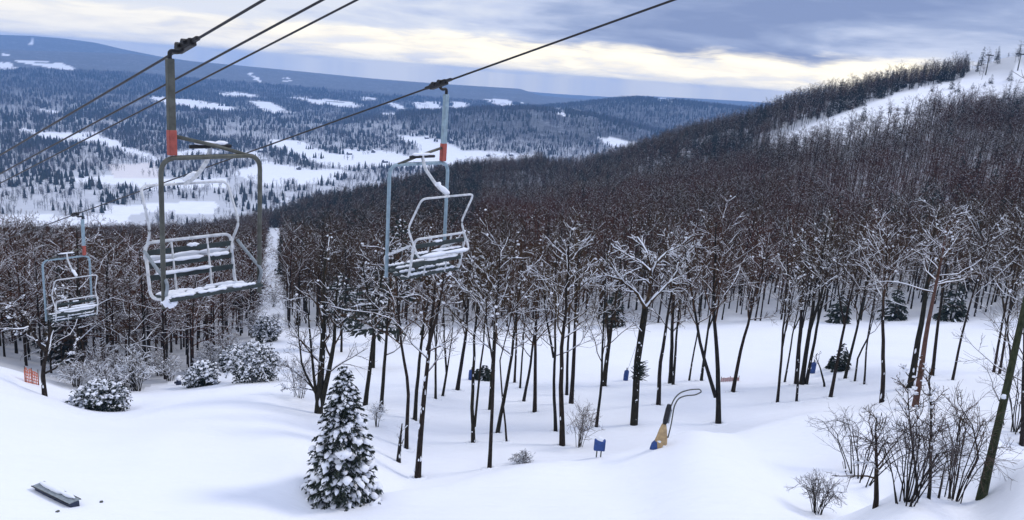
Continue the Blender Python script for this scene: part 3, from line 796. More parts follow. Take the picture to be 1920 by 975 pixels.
# ---------------------------------------------------------------- evergreens
def conifer(H, br, seed, nlev=26, per=14, sprays=9, snow=0.6, droop=0.35, shape=0.8, slen=0.26, start=0.03, snr=0.11, sets=1):
    """trunk, needle and snow geometry, base at the origin"""
    rg = np.random.default_rng(seed)
    n = 9; P = np.zeros((1, n, 3)); P[0, :, 2] = np.linspace(-0.3, H, n); P[0, :, :2] += rg.normal(0, .01 * H, (n, 2)) * np.linspace(0, .5, n)[:, None]
    T = tubes(P, (H * 0.018 * np.linspace(1, .1, n))[None], 6)
    lev = []; 
    for i in range(nlev):
        z = H * (start + (0.985 - start) * (i / (nlev - 1)))
        f = 1 - z / H
        Rz = br * f ** shape + 0.03 * br
        c = max(4, int(per * (0.35 + 0.65 * f)))
        for k in range(c):
            lev.append((z + rg.normal(0, H * .012), rg.uniform(0, 2 * PI), Rz * rg.uniform(.62, 1.12), f))
    lev = np.array(lev); m = len(lev); npt = 5
    t = np.linspace(0, 1, npt)
    th = lev[:, 1][:, None] + rg.normal(0, .12, (m, 1)) * t
    rad = lev[:, 2][:, None] * t
    zz = lev[:, 0][:, None] + lev[:, 2][:, None] * (0.15 * t - droop * (1.0 + .5 * lev[:, 3][:, None]) * t ** 1.6)
    B = np.stack([np.cos(th) * rad, np.sin(th) * rad, zz], -1)
    wood = tubes(B, np.maximum(.02 * H / 6 * (1 - .8 * t), .004)[None] * np.ones((m, 1)), 3)
    # sprays of needles: pointed leaf shaped blades hanging from each bough
    tt = rg.uniform(.18, 1.0, (m, sprays)); i = np.minimum((tt * (npt - 1)).astype(int), npt - 2); fr = (tt * (npt - 1) - i)[..., None]
    mm = np.arange(m)[:, None]
    b0 = B[mm, i] * (1 - fr) + B[mm, i + 1] * fr
    tan = unit(B[mm, i + 1] - B[mm, i])
    side = unit(np.cross(tan, [0, 0, 1.0])) * rg.choice([-1, 1], (m, sprays))[..., None]
    d = unit(tan * rg.uniform(.5, 1.0, (m, sprays, 1)) + side * rg.uniform(.2, 1.0, (m, sprays, 1)) + np.array([0, 0, -1]) * rg.uniform(-.05, .6, (m, sprays, 1)))
    L = slen * rg.uniform(.6, 1.3, (m, sprays, 1)) * (0.55 + .6 * lev[:, 3][:, None, None])
    wv = unit(np.cross(d, rg.normal(0, 1, (m, sprays, 3)))) * L * .17
    e = b0 + d * L; mid = b0 + d * L * .45
    V = np.stack([b0, mid + wv, e, mid - wv], 2).reshape(-1, 3)
    F = np.arange(len(V)).reshape(-1, 4)
    out = [wood, (V, F)]
    S = []
    for rep in range(sets if snow > 0 else 0):
        k = (rg.uniform(0, 1, m) < snow) & ((sets == 1) | (np.sin(lev[:, 1] * 3 + rep + lev[:, 0] * 2.1) + np.sin(lev[:, 1] * 7 - lev[:, 0] * 4.3) + rg.normal(0, .6, m) > -.75))
        Bs = B[k]; ms = len(Bs)
        a = rg.uniform(.25, .6, ms) if sets == 1 else rg.uniform(.15, .85, ms); e2 = np.minimum(1.05, a + (rg.uniform(.25, .5, ms) if sets == 1 else rg.uniform(.12, .26, ms))); q = 5
        f = a[:, None] + (e2 - a)[:, None] * np.linspace(0, 1, q)[None]
        fi = np.minimum((f * (npt - 1)).astype(int), npt - 2); fq = (f * (npt - 1) - fi)[..., None]
        Q = Bs[np.arange(ms)[:, None], fi] * (1 - fq) + Bs[np.arange(ms)[:, None], fi + 1] * fq
        prof = np.array([.15, .85, 1.0, .8, .2])[None] * snr * (rg.uniform(.5, 1.25, (ms, 1)) if sets == 1 else np.exp(rg.normal(-.25, .45, (ms, 1)))) * (0.45 + .75 * lev[k, 3][:, None])
        Q[..., 2] += prof * .55
        V, F = tubes(Q, prof * rg.uniform(.85, 1.15, prof.shape), 6)
        ax = Q[:, :, None, :] * np.ones((1, 1, 6, 1)); V = V.reshape(ax.shape)
        V[..., 2] = ax[..., 2] + (V[..., 2] - ax[..., 2]) * .62
        V = V.reshape(-1, 3) + rg.normal(0, snr * .1, (ms * q * 6, 3))
        S.append((V, F))
    return [T], out, S
def conifer_thing(name, label, base, geo, group=None, cat='evergreen', needle=None):
    t, b, s = geo
    o = thing(name, label, cat, tuple(base), 0, group)
    part('trunk', make_mesh('trunk', [(*q, 0) for q in t], [BARK]), o)
    part('foliage', make_mesh('foliage', [(*b[0], 1), (*b[1], 0)], [needle or NEEDLE, BARK], False), o)
    if s: part('snow_cover', make_mesh('snow_cover', [(*q, 0) for q in s], [SNOW]), o)
    return o
b, dep = hit(640, 936)
Hs = (936 - 688) / FPX * dep * 1.07
conifer_thing('snowy_spruce', 'small spruce with snow clumps on every bough at the front of the slope', b,
              conifer(Hs, 71 / FPX * dep, 21, 44, 34, 40, .95, .30, .62, .20, .02, .145, 3), None, 'spruce')
small = [((908, 712), 28, 17, 'low dark evergreen shrub on the trail behind the slender twin stem', 31), ((897, 710), 20, 8, 'tiny pointed evergreen left of the low dark evergreen shrub', 32),
         ((1576, 694), 52, 15, 'small dark evergreen on the trail behind a leaning trunk', 33), ((1560, 690), 24, 7, 'tiny evergreen at the left foot of the small dark one', 34)]
for bp, h, w, lab, sd_ in small:
    b, dep = hit(*bp)
    conifer_thing('small_evergreen', lab, b, conifer(h / FPX * dep, w / FPX * dep, sd_, 12, 12, 10, .18, .3, .5, .4, .05, .10), 'young evergreens on the far trail')
edge_ev = [((1675, 600), 70, 34, 'dark evergreen with snowy boughs at the far trail edge behind the upright snowy tree'), ((1782, 600), 95, 36, 'dark evergreen at the far trail edge right of the reddish trunk'),
           ((1572, 604), 60, 28, 'bushy dark evergreen at the far trail edge above the small evergreen'), ((1150, 612), 90, 26, 'olive evergreen at the far trail edge left of the broad snowy tree')]
for k, (bp, h, w, lab) in enumerate(edge_ev):
    b, dep = hit(*bp)
    conifer_thing('dark_evergreen', lab, b, conifer(.85 * h / FPX * dep, .85 * w / FPX * dep, 50 + k, 16, 12, 9, .3, .3, .5, .7, .06, .16), 'evergreens along the far edge of the trail')
# pines with irregular snow speckled crowns behind the middle chair
pines = [((700, 690), 190, 58, 'snow speckled pine with a ragged dark crown under the middle chair'), ((745, 640), 230, 46, 'tall snow speckled pine behind the middle chair'),
         ((640, 660), 150, 44, 'ragged dark pine above the left of the snowy spruce')]
for k, (bp, h, w, lab) in enumerate(pines):
    b, dep = hit(*bp)
    conifer_thing('speckled_pine', lab, b, conifer(h / FPX * dep, w / FPX * dep, 70 + k, 15, 11, 10, .75, .15, .35, .8, .38, .2), 'snow speckled pines beyond the spruce')

# ---------------------------------------------------------------- bushes
def gen_bush(rx, h, seed, ns=22, snow=.9, leaf=True, nb=7, nt=5, tw=.011, fat=1.2):
    rg = np.random.default_rng(seed)
    th = rg.uniform(0, 2 * PI, ns); e = rg.uniform(.15, 1.0, ns); n = 7; t = np.linspace(0, 1, n)
    rad = rx * e[:, None] * (t ** (.85 if leaf else 1.1))[None]
    if leaf: zz = h * .80 * (1.05 - .45 * e)[:, None] * np.sin(t * (1.5 + 1.35 * e[:, None] * rg.uniform(.6, 1.05, (ns, 1))))
    else: zz = h * (1.1 - .45 * e)[:, None] * (np.sin(t * (1.55 + .9 * rg.uniform(0, 1, (ns, 1)))))
    P = np.stack([np.cos(th)[:, None] * rad, np.sin(th)[:, None] * rad, zz - .15 * (1 - t)[None]], -1) + rg.normal(0, .02 * rx, (ns, n, 3)) * t[None, :, None]
    if not leaf: P = P + (np.stack([np.cos(th), np.sin(th), 0 * th], -1) * (rg.uniform(0, .2, ns) * rx)[:, None])[:, None, :] * (1 - t)[None, :, None] + rg.normal(0, .05 * rx, (ns, n, 3)) * t[None, :, None]
    R = ((0.022 + .012 * rx) if leaf else (.010 + .007 * rx)) * np.linspace(1, .3, n)[None] * np.ones((ns, 1))
    l2, q2 = spawn(P, R, nb, .2, 1, (25, 60), .38, 4, -.02 if leaf else .08, rg, .5, .012, .2, .4)
    l3, q3 = spawn(l2, q2, nt, .1, 1, (25, 60), .5, 3, -.02 if leaf else .08, rg, .6, tw, .22, .5)
    T = [tubes(P, R, 5)]; B = [tubes(l2, q2, 3), tubes(l3, q3, 3)]; S = []; Lf = []
    if snow:
        for a, c, k in ((P, R, 1), (l2, q2, snow), (l3, q3, snow * .8)):
            s = snow_on(a, c, rg, k, fat * 1.5, .035 * fat, .2); S.append(tubes(s[0], s[1], 4))
    if leaf:
        ins = rg.normal(0, 1, (900, 3)); ins = unit(ins) * rg.uniform(.35, .92, (900, 1)) ** .5
        ins = np.stack([ins[:, 0] * rx * .85, ins[:, 1] * rx * .85, np.abs(ins[:, 2]) * h * .62 + .02], -1)
        tip = np.vstack([l3.reshape(-1, 3), ins, ins]); m = len(tip)
        d = unit(rg.normal(0, 1, (m, 3)) + np.array([0, 0, -.7])) * rg.uniform(.12, .32, (m, 1)); w = unit(np.cross(d, rg.normal(0, 1, (m, 3)))) * .05
        V = np.stack([tip, tip + d * .5 + w, tip + d, tip + d * .5 - w], 1).reshape(-1, 3); Lf = [(V, np.arange(len(V)).reshape(-1, 4))]
        c = l2[:, 2:].reshape(-1, 3); c = c[rg.uniform(0, 1, len(c)) < snow * .6]
        S.append(blobs(c + [0, 0, .05], np.array([.13, .13, .08]) * rg.uniform(.5, 1.4, (len(c), 1)), seed))
    return T, B, S, Lf
def bush_thing(name, label, base, geo, cat='bush', group=None):
    T, B, S, Lf = geo
    o = thing(name, label, cat, tuple(base), 0, group)
    part('stems', make_mesh('stems', [(*q, 0) for q in T], [BARK]), o)
    part('twigs', make_mesh('twigs', [(*q, 0) for q in B], [TWIG if Lf else BRUSH]), o)
    if Lf: part('foliage', make_mesh('foliage', [(*q, 0) for q in Lf], [NEEDLE], False), o)
    if S: part('snow_cover', make_mesh('snow_cover', [(*q, 0) for q in S], [SNOW]), o)
    return o
sb = [((190, 768), 62, 70, 'rounded snow buried bush at the edge of the left snowfield'), ((383, 722), 36, 58, 'snowy bush between the small hydrant and the large snowy evergreen'),
      ((478, 714), 60, 92, 'large snow buried evergreen bush with a dark underside'), ((440, 692), 34, 58, 'snowy bush behind the left of the large snow buried evergreen bush'),
      ((500, 640), 30, 62, 'pale frosted bush at the foot of the cleared swath')]
for k, (bp, w, h, lab) in enumerate(sb):
    b, dep = hit(*bp)
    bush_thing('snowy_bush', lab, b, gen_bush(.85 * w / FPX * dep, .85 * h / FPX * dep, 400 + k, 44, .95, True, 10, 6, .014, 1.3), 'bush', 'snow buried bushes at the left wood edge')
bb = [((1085, 838), 36, 78, 'drooping bare brush at the foot of the tight trunk cluster', 12, 0), ((560, 745), 46, 70, 'bare twiggy bush left of the snowy spruce', 12, .4),
      ((980, 868), 30, 14, 'dead grass tuft poking from the snow', 30, .2), ((1530, 962), 55, 66, 'bare twig bush at the bottom edge right of centre', 18, 0),
      ((1700, 942), 120, 150, 'tangled bare thicket left of the mossy leaning trunk', 20, 0), ((1790, 936), 95, 175, 'tall bare thicket against the mossy leaning trunk', 14, 0),
      ((1905, 810), 110, 130, 'bare shrub at the right edge behind the mossy leaning trunk', 14, 0), ((1612, 900), 120, 120, 'bare shrub rising behind the broken little tree', 12, 0),
      ((250, 725), 34, 40, 'reddish bare brush right of the rounded snow bush', 18, .5), ((300, 705), 34, 44, 'bare brush left of the small snow capped hydrant', 18, .5),
      ((705, 800), 22, 40, 'small bare shrub right behind the spruce', 8, .4)]
for k, (bp, w, h, lab, ns, sn) in enumerate(bb):
    b, dep = hit(*bp)
    bush_thing('bare_bush', lab, b, gen_bush(w / FPX * dep, h / FPX * dep, 430 + k, ns, sn, False, 7, 5, .006 if bp[1] > 790 else .010, .7), 'bush', 'bare bushes in the snow')
# low snow dusted brush along the foot of the left wood
wb = [bush_thing('wood_edge_brush', 'x', (0, 0, 0), gen_bush(2.0, 2.3 + .5 * k, 470 + k, 16, .30, False, 6, 4, .012, .8), 'bush', 'x') for k in range(3)]
rg_ = np.random.default_rng(88)
for k in range(30):
    bu = rg_.uniform(135, 520); bv = np.interp(bu, EDGE_U, EDGE_V) - rg_.uniform(-6, 48)
    b, dep = hit(bu, bv)
    deep_ = 'front fringe of the left wood' if k % 2 == 0 else 'among the trunks of the left wood'
    if k % 2 == 0: b, dep = hit(bu, np.interp(bu, EDGE_U, EDGE_V) - rg_.uniform(-4, 10))
    lab = 'low snow dusted bare brush, ' + deep_; grp = 'brush, ' + deep_
    s_ = rg_.uniform(.6, 1.15)
    if k < 3:
        wb[k].location = tuple(b); wb[k].scale = (s_,) * 3; wb[k]['label'] = lab; wb[k]['group'] = grp
    else:
        copy_thing(wb[k % 3], tuple(b), rg_.uniform(0, 6.28), lab, grp, s_)
# saplings bottom right
for k, (bp, ups, w, tv, lab, kw) in enumerate([
    ((1643, 951), [(1644, 880), (1645, 800)], 10, 785, 'broken little tree with curled limbs at the bottom right', dict(crown=.3, nl=12, nb=6, nt=4, spread=1.5, snow=.15, up=.05, ang=(40, 85), flecks=0)),
    ((1743, 936), [(1745, 860), (1746, 792), (1743, 715)], 6.5, 690, 'slender straight sapling between the thickets at the bottom right', dict(crown=.25, nl=18, nb=5, nt=4, spread=.8, snow=.1, flecks=0)),
    ((1722, 930), [(1714, 860), (1705, 790), (1702, 720)], 5, 700, 'thin bowed sapling left of the slender straight one', dict(crown=.3, nl=14, nb=5, nt=4, spread=.8, snow=.1, flecks=0)),
    ((1760, 934), [(1768, 890), (1776, 856)], 4.5, 850, 'short sapling stub right of the slender straight one', dict(crown=.5, nl=4, nb=3, nt=2, snow=0, flecks=0)),
    ((1812, 900), [(1835, 860), (1825, 800), (1800, 760)], 4, 740, 'arching sapling behind the mossy leaning trunk', dict(crown=.3, nl=10, nb=4, nt=4, snow=0, flecks=0))]):
    P, dep = world_path(bp, ups, tv)
    tree_thing('sapling', lab, P[0], gen_tree(P, w * dep / FPX / 2, 500 + k, twr=.006, **kw), 'sapling', 'saplings at the bottom right')

# ---------------------------------------------------------------- the left wood edge: a crooked tree with white limbs
b, dep = hit(84, 742)
W = lambda *l: np.array([pxpt(u, v, dep) for u, v in l])
fk = [(W((86, 660), (70, 640), (55, 612), (35, 585), (0, 552)), .13), (W((54, 612), (30, 600), (10, 585)), .08), (W((60, 622), (45, 622), (28, 626)), .06), (W((84, 700), (105, 690), (130, 660), (150, 640)), .07)]
tree_thing('crooked_tree', 'crooked tree with heavy white limbs reaching left at the left wood edge', b,
           gen_tree(np.vstack([[b], W((80, 700), (87, 657), (95, 600), (100, 540))]), .16, 306, crown=.3, nl=18, snow=1, fat=1.5, fork=fk, wob=.05, ang=(50, 90)), 'tree')

# ---------------------------------------------------------------- forest trees: individuals, then the rest as stuff
def proto_bare(seed, H=13.5, dense=1.0, snow=.55, twr=.02, wide=1.0, up=.10, ang=(30, 58), crown=.38, sides=(6, 4, 3, 3)):
    rg = np.random.default_rng(seed)
    lean = rg.normal(0, .35, 2)
    pts = np.array([[0, 0, 0], [lean[0] * .3, lean[1] * .3, H * .33], [lean[0] * .8, lean[1] * .8, H * .66], [lean[0] * 1.4, lean[1] * 1.4, H]])
    return gen_tree(pts, .14 * H / 13, seed, crown=crown, nl=int(15 * dense), nb=6, nt=4, spread=wide, snow=snow, fat=1.0, twr=twr, wob=.05, up=up, ang=ang, flecks=6, sides=sides)
NEAR = []
for k in range(7):
    wide = [1.0, .9, 1.2, .85, 1.1, 1.35, 1.3][k]
    left = k >= 5
    NEAR.append(proto_bare(900 + k, 13 + k % 3, 1.0 if not left else 1.2, .48 if not left else .52, .019, wide, .10 if not left else .02, (30, 60) if not left else (45, 88), .36 if not left else .22))
near_roots = []
G_WOOD = 'bare trees of the hillside wood'
for k, tb in enumerate(NEAR):
    o = tree_thing('bare_tree', 'x', (0, 0, 0), tb, 'tree', G_WOOD, BARK, TWIG if k % 2 else TWIG_RED)
    near_roots.append([o, False])
def place_tree(k, p, rz, s, lab, grp):
    root, used = near_roots[k]
    if not used:
        near_roots[k][1] = True
        root.location = p; root.rotation_euler = (0, 0, rz); root.scale = (s,) * 3; root['label'] = lab; root['group'] = grp
        return root
    return copy_thing(root, p, rz, lab, grp, s)

def candidates(spacing, rmin, rmax, amax=0.72):
    n = int(rmax / spacing)
    gx, gy = np.meshgrid(np.arange(-n, n + 1) * spacing, np.arange(0, n + 1) * spacing)
    x = gx.ravel() + RNG.uniform(-.45, .45, gx.size) * spacing; y = gy.ravel() + RNG.uniform(-.45, .45, gx.size) * spacing
    r = np.hypot(x, y); a = np.arctan2(x, y)
    k = (r > rmin) & (r < rmax) & (np.abs(a) < amax)
    return x[k], y[k]
def visible(X, H=12.0, step=120):
    """cheap line of sight test of the tree tops over the bare ground"""
    out = np.ones(len(X), bool)
    top = X + np.array([0, 0, H])
    for f in np.linspace(.35, .97, 24):
        q = CP + (top - CP) * f
        out &= q[:, 2] > ground(q[:, 0], q[:, 1]) - 1.5
    return out
xa, ya = candidates(2.75, 48, 200); xb, yb = candidates(3.2, 200, 780)
x = np.concatenate([xa, xb]); y = np.concatenate([ya, yb])
zt, zh, zv = height_rel(x, y)
X = np.stack([x, y, zt + CAMZ], -1)
u, v, dep = proj(X)
edge = np.interp(u, EDGE_U, EDGE_V) + fbm(x / 12, y / 12, 5, 2) * 5
ok = (zh > zv - 2) & (v < edge) & ~(inpoly(u, v, TRAIL_FAR) & (~inpoly(u, v - 26, TRAIL_FAR) | (RNG.uniform(0, 1, len(x)) < .97)) & (RNG.uniform(0, 1, len(x)) < .985)) & (dep > 50)
ok &= ~(inpoly(u, v, SWATH) & (dep > 95))
ok &= (u > -260) & (u < 2180)
# nothing grows where it would stand in the middle of the near clearing
ok &= ~((dep < 100) & (u > 430))
ok &= ~((dep < 66) & (u < 210))
ok &= ~(inpoly(u, v, [(1812, 60), (2300, -60), (2300, 160), (1920, 130), (1812, 150)]) & (RNG.uniform(0, 1, len(x)) < .9))
# thin, dense and evergreen patches
pn = fbm(x / 38, y / 38, 61, 3); pc = fbm(x / 60, y / 60, 71, 3)
dens = np.where(dep < 210, .85 + pn * .5, .98 + pn * .8)
ok &= RNG.uniform(0, 1, len(x)) < np.clip(dens, .10, 1)
X = X[ok]; u = u[ok]; v = v[ok]; dep = dep[ok]; pc = pc[ok]; pn = pn[ok]
vis = visible(X); X = X[vis]; u = u[vis]; v = v[vis]; dep = dep[vis]; pc = pc[vis]; pn = pn[vis]
cprob = np.clip(.06 + (pc - .08) * 1.3, .02, .7)
cprob = np.where((u > 505) & (u < 900) & (dep > 190), np.maximum(cprob, .70 - .5 * np.clip((dep - 190) / 60 * -1 + 1, 0, 1)), cprob)
cprob = np.where((u < 470) & (dep > 260), np.maximum(cprob, .22), cprob)
cprob = np.where((dep > 380) & (v < np.interp(u, [800, 1150, 1300, 1500, 1900], [400, 335, 290, 230, 150])), np.maximum(cprob, .34), cprob)
cprob = np.where(dep < 150, cprob * .25, cprob)
isC = RNG.uniform(0, 1, len(X)) < cprob
order = np.argsort(dep)
bare = [i for i in order if not isC[i]]; con = [i for i in order if isC[i]]
print('forest: bare', len(bare), 'conifer', len(con))
NB_IND = 240
for i in bare[:NB_IND]:
    left = u[i] < 470
    k = int(RNG.choice([2, 5, 6, 5, 6])) if left else int(RNG.integers(0, 5))
    if left:
        row = 'front row of the left wood' if dep[i] < 72 else 'deeper in the left wood'
        col_ = 'under the farthest chair' if u[i] < 180 else 'between the farthest and nearest chairs' if u[i] < 310 else 'under and right of the nearest chair'
        lab = 'bare snowy tree, ' + row + ', ' + col_
        grp = 'trees, ' + row + ' ' + col_
    else:
        col_ = 'above the blue padded post and the tight cluster' if 960 < u[i] < 1200 else 'between the broad snowy tree and the packed trunks' if 1200 <= u[i] < 1520 else 'near the reddish trunk' if u[i] >= 1520 else 'behind the spruce and middle chair'
        lab = 'bare tree beyond the far trail, ' + col_
        grp = 'trees beyond the far trail ' + col_
    s = RNG.uniform(.62, .9) if left else RNG.uniform(.7, 1.08)
    place_tree(k, tuple(X[i]), RNG.uniform(0, 6.28), s, lab, grp)

stuff_col = bpy.data.collections.new('forest_kinds')      # kinds for the masses, not linked to the scene
def kind_obj(coll, name, parts, mats, smooth=True):
    o = bpy.data.objects.new(name, make_mesh(name, parts, mats, smooth)); coll.objects.link(o); return o
def scatter(name, pts, rz, scl, pick, coll, label):
    n = len(pts)
    me = bpy.data.meshes.new(name); me.vertices.add(n); me.vertices.foreach_set('co', np.asarray(pts, np.float32).ravel())
    rot = np.zeros((n, 3), np.float32); rot[:, 2] = rz
    at = me.attributes.new('turn', 'FLOAT_VECTOR', 'POINT'); at.data.foreach_set('vector', rot.ravel())
    at = me.attributes.new('size', 'FLOAT', 'POINT'); at.data.foreach_set('value', np.asarray(scl, np.float32))
    at = me.attributes.new('pick', 'INT', 'POINT'); at.data.foreach_set('value', np.asarray(pick, np.int32))
    ng = bpy.data.node_groups.new(name, 'GeometryNodeTree')
    ng.interface.new_socket('Geometry', in_out='INPUT', socket_type='NodeSocketGeometry')
    ng.interface.new_socket('Geometry', in_out='OUTPUT', socket_type='NodeSocketGeometry')
    N = ng.nodes; L = ng.links
    gi = N.new('NodeGroupInput'); go = N.new('NodeGroupOutput')
    iop = N.new('GeometryNodeInstanceOnPoints'); ci = N.new('GeometryNodeCollectionInfo')
    ci.inputs['Collection'].default_value = coll; ci.inputs['Separate Children'].default_value = True; ci.inputs['Reset Children'].default_value = True
    def na(nm, ty):
        q = N.new('GeometryNodeInputNamedAttribute'); q.data_type = ty; q.inputs['Name'].default_value = nm; return q.outputs['Attribute']
    L.new(gi.outputs[0], iop.inputs['Points']); L.new(ci.outputs[0], iop.inputs['Instance'])
    iop.inputs['Pick Instance'].default_value = True
    L.new(na('pick', 'INT'), iop.inputs['Instance Index']); L.new(na('turn', 'FLOAT_VECTOR'), iop.inputs['Rotation']); L.new(na('size', 'FLOAT'), iop.inputs['Scale'])
    L.new(iop.outputs[0], go.inputs[0])
    o = bpy.data.objects.new(name, me); C.objects.link(o)
    md = o.modifiers.new('scatter', 'NODES'); md.node_group = ng
    tag(o, label, None, None, 'stuff')
    return o
# mass kinds: bare hillside trees
cb = bpy.data.collections.new('hillside_bare_kinds')
for k in range(6):
    t, bq, s = proto_bare(950 + k, 12.5 + k % 3, .9, [.10, .12, .3, .08, .16, .12][k], .030, [1, .85, 1.15, 1, .9, 1.2][k], .05, (34, 74), .30, (5, 3, 3, 3))
    kind_obj(cb, f'kind_{k}', [(*q, 0) for q in t] + [(*q, 1) for q in bq] + [(*q, 2) for q in s], [BARK, TWIG_RED if k % 2 else TWIG, SNOW])
rest = np.array(bare[NB_IND:])
redp = np.clip(.10 + fbm(X[rest][:, 0] / 45, X[rest][:, 1] / 45, 101, 2) * .9 + .50 * ((v[rest] > 360) & (u[rest] > 850) & (dep[rest] < 330)), .04, .95)
pick_b = np.where(RNG.uniform(0, 1, len(rest)) < redp, RNG.choice([1, 3, 5], len(rest)), RNG.choice([0, 2, 4], len(rest)))
scatter('hillside_wood', X[rest], RNG.uniform(0, 6.28, len(rest)), RNG.uniform(.45, 1.05, len(rest)) * np.where(dep[rest] > 380, .9, 1), pick_b, cb, 'mass of bare brown trees covering the hillside')
# evergreens of the hillside
ck = []
for k in range(4):
    ck.append(conifer(11 + k, 2.3 + .3 * k, 800 + k, 15, 9, 7, .12 if k != 2 else .3, .3, .7, .95, .08, .16))
con_roots = []
NC_IND = 140
for j, i in enumerate(con[:NC_IND]):
    k = int(RNG.integers(0, 4))
    side_ = 'left of the cleared swath' if u[i] < 500 else 'between the cleared swath and the middle chair' if u[i] < 880 else 'on the slope right of the middle chair'
    lab = 'dark evergreen among bare hillside trees, ' + side_
    s = float(RNG.uniform(.55, 1.0))
    if k >= len(con_roots) or j < 4:
        k = j
        o = conifer_thing('forest_evergreen', lab, X[i], ck[k], 'hillside evergreens ' + side_, 'evergreen', NEEDLE_FAR); o.scale = (s,) * 3; con_roots.append(o)
    else:
        copy_thing(con_roots[k], tuple(X[i]), RNG.uniform(0, 6.28), lab, 'hillside evergreens ' + side_, s)
cc = bpy.data.collections.new('hillside_evergreen_kinds')
for k in range(4):
    t, bq, s = ck[k]
    kind_obj(cc, f'kind_{k}', [(*q, 0) for q in t] + [(*bq[0], 0), (*bq[1], 1)] + [(*q, 2) for q in s], [BARK, NEEDLE_FAR, SNOW], False)
rest = np.array(con[NC_IND:])
scatter('hillside_evergreens', X[rest], RNG.uniform(0, 6.28, len(rest)), RNG.uniform(.5, 1.05, len(rest)) * np.where(dep[rest] > 380, .85, 1), RNG.integers(0, 4, len(rest)), cc, 'dark evergreens scattered through the hillside wood')

# ---------------------------------------------------------------- valley woods (clumps of trees)
def far_conifer(rg, H):
    n = 5; parts = []
    for i in range(n):
        z0 = H * (.08 + .84 * i / n); z1 = min(H, z0 + H * .34); r = H * .20 * (1 - i / n) ** .8 + .15
        k = 7; th = np.arange(k) * 2 * PI / k + rg.uniform(0, 1)
        V = np.vstack([np.stack([np.cos(th) * r * rg.uniform(.75, 1.2, k), np.sin(th) * r * rg.uniform(.75, 1.2, k), np.full(k, z0) + rg.uniform(-.3, .3, k)], -1), [[0, 0, z1]]])
        F = np.stack([np.arange(k), np.roll(np.arange(k), -1), np.full(k, k)], -1)
        parts.append((V, F))
    return parts
def far_bare(rg, H):
    P = np.array([[[0, 0, -.5], [rg.normal(0, .2), rg.normal(0, .2), H * .5], [rg.normal(0, .5), rg.normal(0, .5), H]]]); R = np.array([[.22, .16, .05]])
    l1, q1 = spawn(P, R, 9, .3, 1, (25, 55), .33, 3, .15, rg, .6, .06, .15, .5)
    l2, q2 = spawn(l1, q1, 4, .2, 1, (25, 55), .55, 2, .1, rg, .6, .055, .15, .5)
    return [tubes(P, R, 3), tubes(l1, q1, 3), tubes(l2, q2, 3)]
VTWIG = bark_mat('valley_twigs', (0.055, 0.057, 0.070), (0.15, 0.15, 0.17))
cv = bpy.data.collections.new('valley_kinds')
for k in range(8):
    rg = np.random.default_rng(600 + k); mb = []; mc = []
    conif = k >= 5
    for q in range(9):
        off = np.array([rg.uniform(-13, 13), rg.uniform(-13, 13), -.6])
        if rg.uniform() < (.8 if conif else .05):
            mc += [(a + off, f, 0) for a, f in far_conifer(rg, rg.uniform(9, 17))]
        else:
            mb += [(a + off, f, 1) for a, f in far_bare(rg, rg.uniform(8, 13))]
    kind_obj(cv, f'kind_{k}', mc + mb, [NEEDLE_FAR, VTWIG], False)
PX = []; SC = []; PK = []
for sp, r0, r1, s0 in ((17, 760, 2300, 1.0), (27, 2300, 5200, 1.35)):
    x, y = candidates(sp, r0, r1, .66)
    zt, zh, zv = height_rel(x, y)
    X2 = np.stack([x, y, zt + CAMZ], -1); u2, v2, d2 = proj(X2)
    jit = (fbm(x / 60, y / 60, 41, 3) * 9, fbm(x / 60, y / 60, 47, 3) * 5)
    fm = field_mask(u2, v2 - 1.5, jit)
    dn = fbm(x / 150, y / 150, 91, 3)
    keep = (zv > zh - 3) & (u2 > -150) & (u2 < 1600) & (RNG.uniform(0, 1, len(x)) < np.where(fm > 0, .012, np.clip(.62 + dn * .9 + .5 * np.clip((zv - VFLOOR - 25) / 40, 0, 1), .22, .97)))
    X2 = X2[keep]; dn2 = fbm(X2[:, 0] / 260, X2[:, 1] / 180, 95, 3)
    v_ = visible(X2, 14); X2 = X2[v_]; dn2 = dn2[v_]
    cf = RNG.uniform(0, 1, len(X2)) < np.clip(.02 + dn2 * 1.0, .01, .6)
    PX.append(X2); SC.append(RNG.uniform(.75, 1.15, len(X2)) * s0); PK.append(np.where(cf, RNG.integers(5, 8, len(X2)), RNG.integers(0, 5, len(X2))))
PX = np.vstack(PX); SC = np.concatenate(SC); PK = np.concatenate(PK)
print('valley clumps', len(PX))
scatter('valley_woods', PX, RNG.uniform(0, 6.28, len(PX)), SC, PK, cv, 'blue hazy woods between the white fields of the valley')

